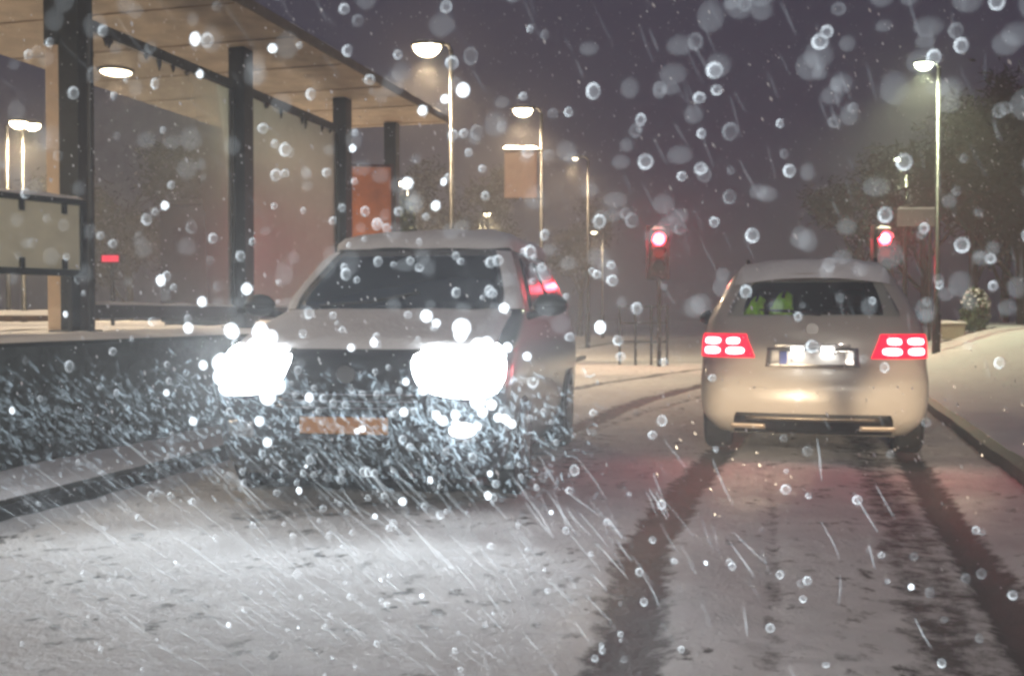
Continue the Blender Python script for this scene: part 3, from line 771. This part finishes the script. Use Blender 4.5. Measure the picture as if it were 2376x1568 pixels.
aa = [i / 4 for i in range(4)] + [1 + i / 5 for i in range(5)] + [2 + i / 10 for i in range(10)] + [3 + i / 4 for i in range(4)] + [4 + i / 3 for i in range(4)]
full = aa + [-a for a in aa[::-1][1:-1]]; rings = []
for z, o_ in ((1.655, .003), (1.665, .04), (1.70, .065), (1.735, .075), (1.762, .08)):
    ring = []
    for a in full:
        p = A.pt(z, a, .002); nrm = (A.pt(z, a, .1) - A.pt(z, a, .0001)).normalized()
        oo = o_ * (1 + .3 * noise.noise(p * 2.5)); ring.append(bm.verts.new(p + Vector((nrm.x * oo * .5, nrm.y * oo * .5, oo + .02 * noise.noise(p * 3)))))
    rings.append(ring)
for r0, r1 in zip(rings, rings[1:]):
    for k in range(len(full)): bm.faces.new((r0[k], r0[(k + 1) % len(full)], r1[(k + 1) % len(full)], r1[k]))
bm.faces.new(rings[-1]); obj('roof_snow', bm, SNOW, mpv, smooth=True)
for s in (-1, 1):   # rime on the windscreen pillars
    A.patch('pillar_snow', 1.20, 1.64, s * 1.36, s * 1.98, .014, SNOW, mpv, 12, 6, edge=True, seed=3 * s, lump=.4)
    mirror(mpv, A, s * 1.02, 1.25, 1.22, BLACK, s)
    wheel(mpv, s * .80, .86, .325); wheel(mpv, s * .80, 3.45, .325)
    bm = bmesh.new(); tube(bm, [(s * .80, .86, .34), (s * .898, .86, .34)], .40, 28); obj('wheel_arch', bm, BLACK, mpv)
    bm = bmesh.new(); tube(bm, [(s * .80, 3.45, .34), (s * .902, 3.45, .34)], .40, 28); obj('wheel_arch', bm, BLACK, mpv)
HEAD = emit('headlight_beam_light', (.90, .97, 1.0), 45)
HEADC = principled('headlight_housing', (.5, .52, .55), .15, metal=.6)
for s in (-1, 1):
    hl = A.patch('headlight', lambda u: .70 - .0 * u, lambda u: .955, lambda v: s * (.78 - .1 * v), lambda v: s * 1.75, .006, HEADC, mpv, 8, 12)
    A.oval('headlight_lens', .83, .17, s * 1.20, .54, .016, HEAD, hl)
    sp = A.pt(.82, s * 1.15, .10)
    spot('headlight_beam', sp, (sp.x * .8, -7.0, .55), 135, (.86, .95, 1.0), R(100), .7, mpv, .12)
    spot('headlight_main_beam', sp, (2.4 + s * .3, -6.34, 1.12), 2600, (.86, .95, 1.0), R(18), .9, mpv, .12)
    fl = A.patch('fog_light', .40, .50, s * .98, s * 1.36, .01, HEADC, mpv, 4, 8)
    A.oval('fog_lens', (.47), .04, s * 1.16, .16, .020, emit('fog_light_glow', (.9, .97, 1), 40) if s > 0 else HEADC, fl, power=2.0)
bm = bmesh.new()
A.patch('grille', .58, .70, -.72, .72, .012, BLACK, mpv, 4, 16)
for k, z in enumerate((.60, .64, .68)):
    A.patch('grille_bar', z - .008, z + .008, -.70, .70, .020, principled('grille_chrome', (.4, .4, .42), .25, metal=.9), mpv, 1, 16)
A.patch('lower_grille', .22, .40, -.85, .85, .010, BLACK, mpv, 4, 16)
PLATEY = principled('yellow_plate', (.62, .27, .07), .5, var=.08)
pz = A.pt(.49, 0)
bm = box(-.275, .275, pz.y - .035, pz.y - .018, .435, .555); np_ = obj('number_plate', bm, BLACK, mpv, bevel=.004)
obj('plate_face', box(-.26, .26, pz.y - .040, pz.y - .0355, .445, .545), PLATEY, np_)
bm = bmesh.new(); tube(bm, [(0, pz.y - .02 + .04, .80), (0, pz.y + .005, .80)], .055, 18); obj('badge', bm, principled('badge_chrome', (.5, .5, .5), .2, metal=1), mpv)

# ---- white car ahead (its rear faces the camera; local y=0 is the rear bumper)
WHITE_PAINT = principled('white_paint', (.52, .48, .43), .30, coat=.7, var=.05, vscale=2)
sr = Vector((gx(1886, 8.2), 8.2, 0))
suv = thing('white_car', 'white estate car seen from behind with its brake lights on', 'car', sr, -R(15.5))
B = Shell([(.20, .22, 4.2, .78, .20, .3, .10), (.30, .08, 4.35, .87, .26, .3, .10), (.36, .03, 4.4, .905, .28, .3, .11), (.48, .0, 4.45, .922, .28, .3, .12), (.62, .01, 4.45, .927, .28, .3, .12),
           (.70, .05, 4.44, .927, .30, .3, .12), (.78, .11, 4.43, .925, .32, .3, .12), (.95, .13, 4.3, .922, .34, .3, .12), (1.05, .15, 3.9, .905, .34, .3, .12), (1.16, .20, 3.5, .875, .32, .3, .12), (1.22, .25, 3.3, .845, .28, .3, .12),
           (1.36, .36, 3.1, .775, .24, .3, .12), (1.50, .48, 2.8, .70, .22, .3, .12), (1.57, .55, 2.6, .655, .22, .3, .12), (1.62, .72, 2.4, .59, .22, .3, .1), (1.645, 1.1, 2.2, .45, .2, .2, .04)])
zsB = [.20, .24, .28, .32, .36, .40, .46, .52, .58, .64, .68, .72, .76, .80, .86, .92, .98, 1.04, 1.10, 1.16, 1.20, 1.25, 1.30, 1.36, 1.42, 1.48, 1.52, 1.55, 1.58, 1.61, 1.63, 1.645]
B.hull('body', zsB, WHITE_PAINT, suv, hole=(1.20, 1.48, 1.05))
REAR_GLASS = glassy('tinted_rear_glass', (.88, .92, .92), .03, (.10, .12, .13))
DARKG = principled('black_glass', (.012, .013, .016), .10, spec=.6)
rw = B.patch('rear_window', 1.185, 1.50, lambda v: -1.30 + .10 * v, lambda v: 1.30 - .10 * v, .006, REAR_GLASS, suv)
wp = obj('rear_wiper', tubebm([B.pt(1.19, .12, .03), B.pt(1.205, -.2, .03), B.pt(1.225, -.75, .025)], [.022, .014, .008], 6), BLACK, rw)
for s in (-1, 1):
    B.patch('side_window', 1.20, 1.50, s * 2.06, s * 2.8, .006, DARKG, suv, na=10)
    mirror(suv, B, s * 1.00, 2.35, 1.16, BLACK, s)
    wheel(suv, s * .80, .80, .345, .23); wheel(suv, s * .80, 3.45, .345, .23)
    obj('roof_rail', tubebm([(s * .55, .95, 1.62), (s * .56, 1.1, 1.70), (s * .56, 2.3, 1.70), (s * .55, 2.45, 1.62)], .016, 8), BLACK, suv)
# dark cabin behind the rear glass: lining, seats with headrests
LINING = principled('cabin_lining', (.030, .032, .036), .8)
bm = bmesh.new(); vs = bx(bm, -.70, .70, .46, 2.6, .80, 1.54)
for f in list(bm.faces):
    if all(v.co.y < .5 for v in f.verts): bm.faces.remove(f)
for v in bm.verts:
    if v.co.z > 1.2: v.co.x *= .80
    if v.co.z > 1.2 and v.co.y < .5: v.co.y = .62
obj('cabin_lining', bm, LINING, suv)
SEAT = principled('seat_cloth', (.035, .036, .040), .9)
for x, y in ((-.36, 1.25), (.36, 1.25), (-.36, 2.1), (.36, 2.1)):
    st_ = obj('seat_back', box(x - .24, x + .24, y - .07, y + .07, .82, 1.24), SEAT, suv, bevel=.05)
    obj('headrest', box(x - .13, x + .13, y - .05, y + .05, 1.27, 1.43), SEAT, st_, bevel=.04)
# roof spoiler under a thick slab of snow
bm = bmesh.new()
for s_ in (0,):
    n = 20; prof = [(0, 0), (-.14, -.02), (-.15, -.055), (0, -.075)]; rr = []
    for i in range(n + 1):
        u = -1 + 2 * i / n; x = u * .64; y = .56 + .12 * u * u; sc_ = 1 - .35 * abs(u) ** 4
        rr.append([bm.verts.new((x, y + dy * sc_, 1.575 - .05 * u * u + dz)) for dy, dz in prof])
    for a_, b_ in zip(rr, rr[1:]):
        for k in range(4): bm.faces.new((a_[k], a_[(k + 1) % 4], b_[(k + 1) % 4], b_[k]))
    bm.faces.new(rr[0]); bm.faces.new(rr[-1][::-1])
spo = obj('spoiler', bm, WHITE_PAINT, suv, smooth=True)
obj('high_brake_light', box(-.11, .11, .425, .434, 1.522, 1.533), RED_OFF, spo)
bm = bmesh.new(); g = []
for i in range(33):
    row = []
    for j in range(17):
        u = -1 + 2 * i / 32; v = j / 16
        wdt = .66 - .16 * max(0, v - .25); x = u * wdt; y = .40 + .12 * u * u + v * 1.9
        e = min(1, (1 - abs(u)) * 9, v * 16, (1 - v) * 6); e = math.sqrt(max(0, e))
        zb_ = 1.565 + .06 * min(1, v * 3) - .06 * u * u * (1 - .3 * v)
        row.append(bm.verts.new((x, y - .04 * e * (1 - v), zb_ - .05 + .135 * e * (1 + .3 * noise.noise(Vector((x * 4, y * 4, 3)))))))
    g.append(row)
for i in range(32):
    for j in range(16): bm.faces.new((g[i][j], g[i + 1][j], g[i + 1][j + 1], g[i][j + 1]))
obj('roof_snow', bm, SNOW, suv, smooth=True)
# tail lamps: red housing with four lit cells
TAIL = principled('tail_lens', (.55, .01, .03), .18, coat=.5)
TAIL_GLOW = emit('tail_lens_glow', (1.0, .010, .035), 2.6)
CELL = emit('brake_cell_light', (1.0, .40, .42), 9)
for s in (-1, 1):
    tl = B.patch('tail_light', .84, 1.035, lambda v: s * (.78 + .16 * v), lambda v: s * 1.88, .008, TAIL_GLOW, suv, 8, 14)
    for (za, zb_) in ((.863, .928), (.948, 1.008)):
        for (aa0, aa1) in ((.92 if za < .9 else 1.0, 1.24), (1.30, 1.72)):
            B.oval('light_cell', (za + zb_) / 2, (zb_ - za) / 2, s * (aa0 + aa1) / 2, (aa1 - aa0) / 2, .016, CELL, tl, 24, 3, 3.4)
    pt_ = B.pt(.92, s * 1.2, .22)
    spot('brake_glow', pt_, pt_ + Vector((s * .12, -1.6, -.30)), 17, (1, .07, .08), R(175), 1.0, suv, .15)
# number plate in its recess
CHROME = principled('plate_surround', (.55, .55, .55), .25, metal=.7)
B.patch('plate_recess', .765, .925, -.62, .62, .006, CHROME, suv, 6, 16)
yp = B.pt(.84, 0).y
pl = obj('number_plate', box(-.265, .265, yp - .032, yp - .020, .785, .90), BLACK, suv, bevel=.003)
obj('plate_face', box(-.20, .26, yp - .0365, yp - .0325, .79, .895), principled('white_plate', (.82, .82, .80), .4), pl)
obj('plate_band', box(-.26, -.202, yp - .0365, yp - .0325, .79, .895), principled('blue_band', (.02, .07, .40), .4), pl)
for s in (-1, 1):
    obj('plate_lamp', box(s * .12 - .05, s * .12 + .05, yp - .055, yp - .03, .908, .925), emit('plate_lamp_light', (1, .98, .92), 14), pl, bevel=.005)
    spot('plate_lamp_beam', (s * .12, yp - .075, .905), (s * .12, yp - .02, .75), .9, (1, .97, .9), R(150), .6, suv, .02)
# lower bumper: dark diffuser, chrome-edged exhaust trims, reflectors
B.patch('diffuser', .21, .385, lambda v: -1.15 + .18 * v, lambda v: 1.15 - .18 * v, .008, BLACK, suv, 5, 20)
B.patch('diffuser_trim', .335, .36, -.85, .85, .020, principled('satin_trim', (.20, .17, .14), .3, metal=.6), suv, 2, 18)
for s in (-1, 1):
    B.patch('exhaust_trim', .262, .292, s * .62, s * 1.12, .026, principled('bright_trim', (.75, .62, .5), .3, metal=.5), suv, 3, 10)
bm = bmesh.new(); bx(bm, -.70, .70, .55, 4.0, .16, .198); obj('underbody', bm, BLACK, suv)
bm = bmesh.new(); tube(bm, [(0, B.pt(1.08, 0).y + .02, 1.08), (0, B.pt(1.08, 0).y - .012, 1.08)], .05, 18); obj('badge', bm, CHROME, suv)
obj('tailgate_handle', box(-.30, .30, B.pt(.94, 0).y - .03, B.pt(.94, 0).y + .02, .932, .955), CHROME, suv, bevel=.006)

# two hi-vis vests hung over the left rear seat, seen through the glass
VEST = principled('hi_vis_cloth', (.40, .80, .04), .6, var=.25, vscale=14)
M = Matrix.Translation(sr) @ Matrix.Rotation(-R(15.5), 4, 'Z')
for x, wd, h0, h1, lab in ((-.50, .085, 1.17, 1.37, 'narrow hi-vis vest hung furthest left behind the rear glass of the white car'), (-.265, .10, 1.16, 1.41, 'larger hi-vis vest nearer the middle of the rear glass of the white car')):
    bm = bmesh.new(); g = []
    for i in range(9):
        row = []
        for j in range(9):
            u, v = i / 8 * 2 - 1, j / 8
            ww_ = wd * (1 - .35 * v * v) * (1 + .25 * noise.noise(Vector((v * 4, x * 9, 0)))) 
            row.append(bm.verts.new((x + u * ww_ + .04 * v * v, .80 + .03 * math.sin(u * 4 + v * 3) + .05 * v, h0 + (h1 - h0) * v - .04 * u * u)))
        g.append(row)
    for i in range(8):
        for j in range(8):
            if 3 <= i <= 4 and j >= 6: continue
            bm.faces.new((g[i][j], g[i + 1][j], g[i + 1][j + 1], g[i][j + 1]))
    vo = obj('safety_vest', bm, VEST, smooth=True); so = vo.modifiers.new('thick', 'SOLIDIFY'); so.thickness = .008
    vo.matrix_world = M; tag(vo, lab, 'vest', 'hi-vis vests in the white car')
# ------------------------------------------------------------------ low beams of the car the picture is taken from
own = thing  # (lamps only: that car itself is behind the view)
OH = R(14.0); OD = Vector((math.sin(OH), math.cos(OH), 0)); ON = Vector((math.cos(OH), -math.sin(OH), 0))
for s in (-1, 1):
    o_ = Vector((0.3, 0, 0)) + OD * 1.45 + ON * (.62 * s); o_.z = .66
    tg = o_ + OD * 7 + ON * .35; tg.z = o_.z - 7 * math.tan(R(3.0))
    spot('own_low_beam', o_, tg, 2700, (1.0, .78, .52), R(11.2), .7, None, .05)
    tg.z = o_.z - 7 * math.tan(R(16)); spot('own_wide_beam', o_, tg, 10, (1.0, .78, .52), R(75), 1.0, None, .05)

# ------------------------------------------------------------------ windscreen water and stand-in snow streaks on the raked glass the camera looks through
AL = R(40); D0 = .60
WU = ON.copy(); WV = (-OD * math.cos(AL) + Vector((0, 0, math.sin(AL)))); WN = WU.cross(WV).normalized()
if WN.dot(OD) < 0: WN = -WN
WO = Vector((0, 0, CAM_Z)) + OD * D0
def on_glass(px, py):
    a = at(px, py, 1.0) - Vector((0, 0, CAM_Z)); t = (WO - Vector((0, 0, CAM_Z))).dot(WN) / a.dot(WN)
    p = Vector((0, 0, CAM_Z)) + a * t - WO
    return p.dot(WU), p.dot(WV)
def G(u, v, h=0.0): return WO + WU * u + WV * v + WN * h
def water_material(name, body_, rim, colr=(.92, .97, 1.0)):
    m = bpy.data.materials.new(name); m.use_nodes = True
    nt = m.node_tree; nt.nodes.clear(); N = nt.nodes.new; L = nt.links.new
    t = N('ShaderNodeBsdfTransparent'); s = N('ShaderNodeBsdfTranslucent')
    a = N('ShaderNodeAttribute'); a.attribute_name = 'rim'
    mr = N('ShaderNodeMapRange'); mr.inputs[3].default_value = body_; mr.inputs[4].default_value = rim; L(a.outputs['Fac'], mr.inputs[0])
    c1 = N('ShaderNodeMix'); c1.data_type = 'RGBA'; c1.inputs[6].default_value = (0, 0, 0, 1); c1.inputs[7].default_value = (*colr, 1); L(mr.outputs[0], c1.inputs[0]); L(c1.outputs[2], s.inputs[0])
    c2 = N('ShaderNodeMix'); c2.data_type = 'RGBA'; c2.inputs[6].default_value = (1, 1, 1, 1); c2.inputs[7].default_value = (.45, .46, .48, 1); L(mr.outputs[0], c2.inputs[0]); L(c2.outputs[2], t.inputs[0])
    mx = N('ShaderNodeAddShader'); o = N('ShaderNodeOutputMaterial')
    L(t.outputs[0], mx.inputs[0]); L(s.outputs[0], mx.inputs[1]); L(mx.outputs[0], o.inputs[0])
    return m
WMATS = [water_material('faint_bead', .02, .10), water_material('clear_bead', .05, .40), water_material('bright_bead', .70, .95), water_material('lit_snow_streak', .02, .42), water_material('wrinkled_film', .02, .46, (.78, .92, 1.0)), water_material('smear', .034, .026)]
V, F, RIMV, MI = [], [], [], []
def bead(u, v, r, mi, el=1.0, rot=0.0):
    n = 20; b0 = len(V); prof = ((1.0, 0.0, .35), (.94, .30, 1.0), (.80, .55, 1.0), (.66, .72, .08), (.30, .90, .0))
    for fr_, hh, rv in prof:
        for k in range(n):
            a = 2 * math.pi * k / n; x, y = math.cos(a) * r * fr_, math.sin(a) * r * fr_ * el
            V.append(G(u, v, 0) + WU * x + Vector((0, 0, y)) + OD * (hh * r * .35)); RIMV.append(rv * (.75 + .45 * math.sin(a + rot)))  # light ring of a blurred drop painted as a brighter rim
    V.append(G(u, v, 0) + OD * (r * .33)); RIMV.append(0.0)
    for j in range(len(prof) - 1):
        for k in range(n): F.append((b0 + j * n + k, b0 + j * n + (k + 1) % n, b0 + (j + 1) * n + (k + 1) % n, b0 + (j + 1) * n + k)); MI.append(mi)
    c = len(V) - 1
    for k in range(n): F.append((b0 + 4 * n + k, b0 + 4 * n + (k + 1) % n, c)); MI.append(mi)
def trickle_or_streak(pts, wd, mi=3, peak=1.0):
    b0 = len(V); n = len(pts)
    for i, (u, v) in enumerate(pts):
        u0, v0 = pts[max(0, i - 1)]; u1, v1 = pts[min(n - 1, i + 1)]; l = math.hypot(u1 - u0, v1 - v0) or 1; nx_, ny_ = -(v1 - v0) / l, (u1 - u0) / l
        w2 = wd * math.sin(math.pi * min(1, (i + .35) / (n - .3))) ** .7
        for sgn, hh, rv in ((-1, 0, 0), (0, 1, peak), (1, 0, 0)):
            V.append(G(u + nx_ * w2 * sgn, v + ny_ * w2 * sgn, hh * wd * .5)); RIMV.append(rv)
    for i in range(n - 1):
        for q_ in range(2): F.append((b0 + i * 3 + q_, b0 + i * 3 + q_ + 1, b0 + (i + 1) * 3 + q_ + 1, b0 + (i + 1) * 3 + q_)); MI.append(mi)
r = random.Random(21)
# beads all over the swept glass, more of them low down where the glass is farther from the eye
for k in range(430):
    px, py = r.uniform(-500, 2900), r.uniform(-250, 1800)
    u, v = on_glass(px, py)
    bead(u, v, r.uniform(.0016, .0040), 0 if r.random() < .55 else 1, r.uniform(.9, 1.2), r.uniform(0, 6.3))
for k in range(300):
    px, py = r.gauss(900, 420), r.gauss(900, 380)
    u, v = on_glass(px, py)
    bead(u, v, r.uniform(.0015, .0036), 1 if r.random() < .86 else 2, r.uniform(.9, 1.2), r.uniform(-.9, .6))
for k in range(70):  # bright beads crowded round the headlights to build up their glare
    px, py = r.choice(((570, 850), (1075, 850))); a = r.uniform(0, 6.3); q_ = r.uniform(30, 92) if k < 52 else r.uniform(90, 210); px += math.cos(a) * q_ * .95; py += math.sin(a) * q_
    u, v = on_glass(px, py); bead(u, v, r.uniform(.0042, .0072) if k < 52 else r.uniform(.0026, .0042), 2, 1.0, 0)
for k in range(9):  # bright beads that stand in for fog light glare
    u, v = on_glass(r.gauss(1120, 45), r.gauss(970, 12)); bead(u, v, r.uniform(.0028, .0045), 2, 1.0, 0)
for k in range(240):   # faint smears high on the glass
    u, v = on_glass(r.uniform(-300, 2700), r.uniform(-150, 760)); bead(u, v, r.uniform(.0032, .0068), 5, r.uniform(.7, 1.2), 0)
# fine wrinkled water film across the lower left
for k in range(4000):
    px, py = (r.uniform(-250, 1120) if r.random() < .8 else r.gauss(1120, 110)), r.gauss(970, 85)
    if py < 840 + .02 * px + r.gauss(0, 22): continue
    u, v = on_glass(px, py); pts = [(u, v)]; a = r.gauss(-1.45, .35)
    for i in range(r.choice((1, 2, 2, 2, 3, 3, 5))):
        a += r.gauss(0, .6); a = a * .8 - 1.5 * .2
        st = r.uniform(.0012, .0026); u += math.cos(a) * st; v += math.sin(a) * st * 1.4; pts.append((u, v))
    trickle_or_streak(pts, r.uniform(.00035, .0012), 4, r.uniform(.2, 1.25) * (.60 + 1.3 * math.exp(-min(math.hypot(px - 500, py - 900), math.hypot(px - 1075, py - 900)) / 170)))  # headlight glare put into the film: stronger close to each lamp
# long thin slanting streaks on the glass, standing in for headlit falling snow
for k in range(1000):
    px, py = r.gauss(560, 520), r.gauss(1290, 210)
    if py < 1010: continue
    u, v = on_glass(px, py); a = r.gauss(-1.36, .09); pts = [(u, v)]
    for i in range(r.randint(5, 9)):
        a += r.gauss(0, .025); st = r.uniform(.004, .011); u += math.cos(a) * st; v += math.sin(a) * st; pts.append((u, v))
    trickle_or_streak(pts, r.uniform(.0003, .0009), 3, r.uniform(.15, 1.1))
for k in range(260):   # hair-thin streaks all over the glass, also standing in for lit snowfall
    u, v = on_glass(r.uniform(-300, 2700), r.uniform(-100, 1100)); a = r.gauss(-1.30, .08); pts = [(u, v)]
    for i in range(r.randint(3, 6)):
        a += r.gauss(0, .03); st = r.uniform(.002, .006); u += math.cos(a) * st; v += math.sin(a) * st; pts.append((u, v))
    trickle_or_streak(pts, r.uniform(.0003, .0006), 3, r.uniform(.04, .20))
me = bpy.data.meshes.new('windscreen_water_and_streaks'); me.from_pydata([tuple(p) for p in V], [], F)
me.polygons.foreach_set('use_smooth', [True] * len(F)); me.polygons.foreach_set('material_index', MI)
for m_ in WMATS: me.materials.append(m_)
ra_ = me.attributes.new('rim', 'FLOAT', 'POINT'); ra_.data.foreach_set('value', RIMV)
ww = bpy.data.objects.new('windscreen_water_and_streaks', me); col.objects.link(ww)
tag(ww, 'water beads and film on the windscreen, with streaks standing in for headlit snowfall', 'water drops', kind='stuff')

# ------------------------------------------------------------------ falling snow
r = random.Random(5); bm = bmesh.new()
FALL = bpy.data.materials.new('snowflake'); FALL.use_nodes = True; nt = FALL.node_tree; nt.nodes.clear()
_d = nt.nodes.new('ShaderNodeBsdfDiffuse'); _t = nt.nodes.new('ShaderNodeBsdfTranslucent'); _m = nt.nodes.new('ShaderNodeMixShader'); _o = nt.nodes.new('ShaderNodeOutputMaterial')
_d.inputs[0].default_value = (.88, .88, .90, 1); _t.inputs[0].default_value = (.88, .88, .90, 1); _m.inputs[0].default_value = .5
nt.links.new(_d.outputs[0], _m.inputs[1]); nt.links.new(_t.outputs[0], _m.inputs[2]); nt.links.new(_m.outputs[0], _o.inputs[0])
VV, FF = [], []
for k in range(15000):
    Y = 3.2 + 26 * r.random() ** 1.2; x = r.uniform(-.75, .75) * Y + r.uniform(-1.5, 1.5); z = r.uniform(.05, 7.5 if Y > 9 else 3.8)
    s_ = .0025 + .0045 * r.random() ** 2
    d = Vector((.42 + r.gauss(0, .12), -.25, -1)).normalized(); a = d.cross(Vector((0, 1, 0))).normalized(); b = d.cross(a)
    c = Vector((x, Y, z)); b0 = len(VV); e = r.uniform(1.0, 2.4)
    for q_ in (c + d * s_ * e, c + a * s_ * .8, c + b * s_ * .8, c - a * s_ * .8, c - b * s_ * .8, c - d * s_ * e): VV.append(tuple(q_))
    for f in ((0, 1, 2), (0, 2, 3), (0, 3, 4), (0, 4, 1), (5, 2, 1), (5, 3, 2), (5, 4, 3), (5, 1, 4)): FF.append(tuple(b0 + i for i in f))
me = bpy.data.meshes.new('falling_snow'); me.from_pydata(VV, [], FF); me.materials.append(FALL)
fs = bpy.data.objects.new('falling_snow', me); col.objects.link(fs)
tag(fs, 'snowflakes falling slantwise through the lamp light', 'snow', kind='stuff')

# ------------------------------------------------------------------ snowy air
bm = box(-140, 140, -34, 195, -1.3, 14.0)
hz = obj('haze', bm, None); hz['kind'] = 'stuff'; hz['label'] = 'snow filled air that veils distant lamps and trees'
m = bpy.data.materials.new('snowy_air'); m.use_nodes = True; nt = m.node_tree; nt.nodes.clear()
pv = nt.nodes.new('ShaderNodeVolumePrincipled'); o = nt.nodes.new('ShaderNodeOutputMaterial')
pv.inputs['Color'].default_value = (.93, .93, .95, 1); pv.inputs['Density'].default_value = .0088; pv.inputs['Anisotropy'].default_value = .30
nt.links.new(pv.outputs[0], o.inputs['Volume']); hz.data.materials.append(m)
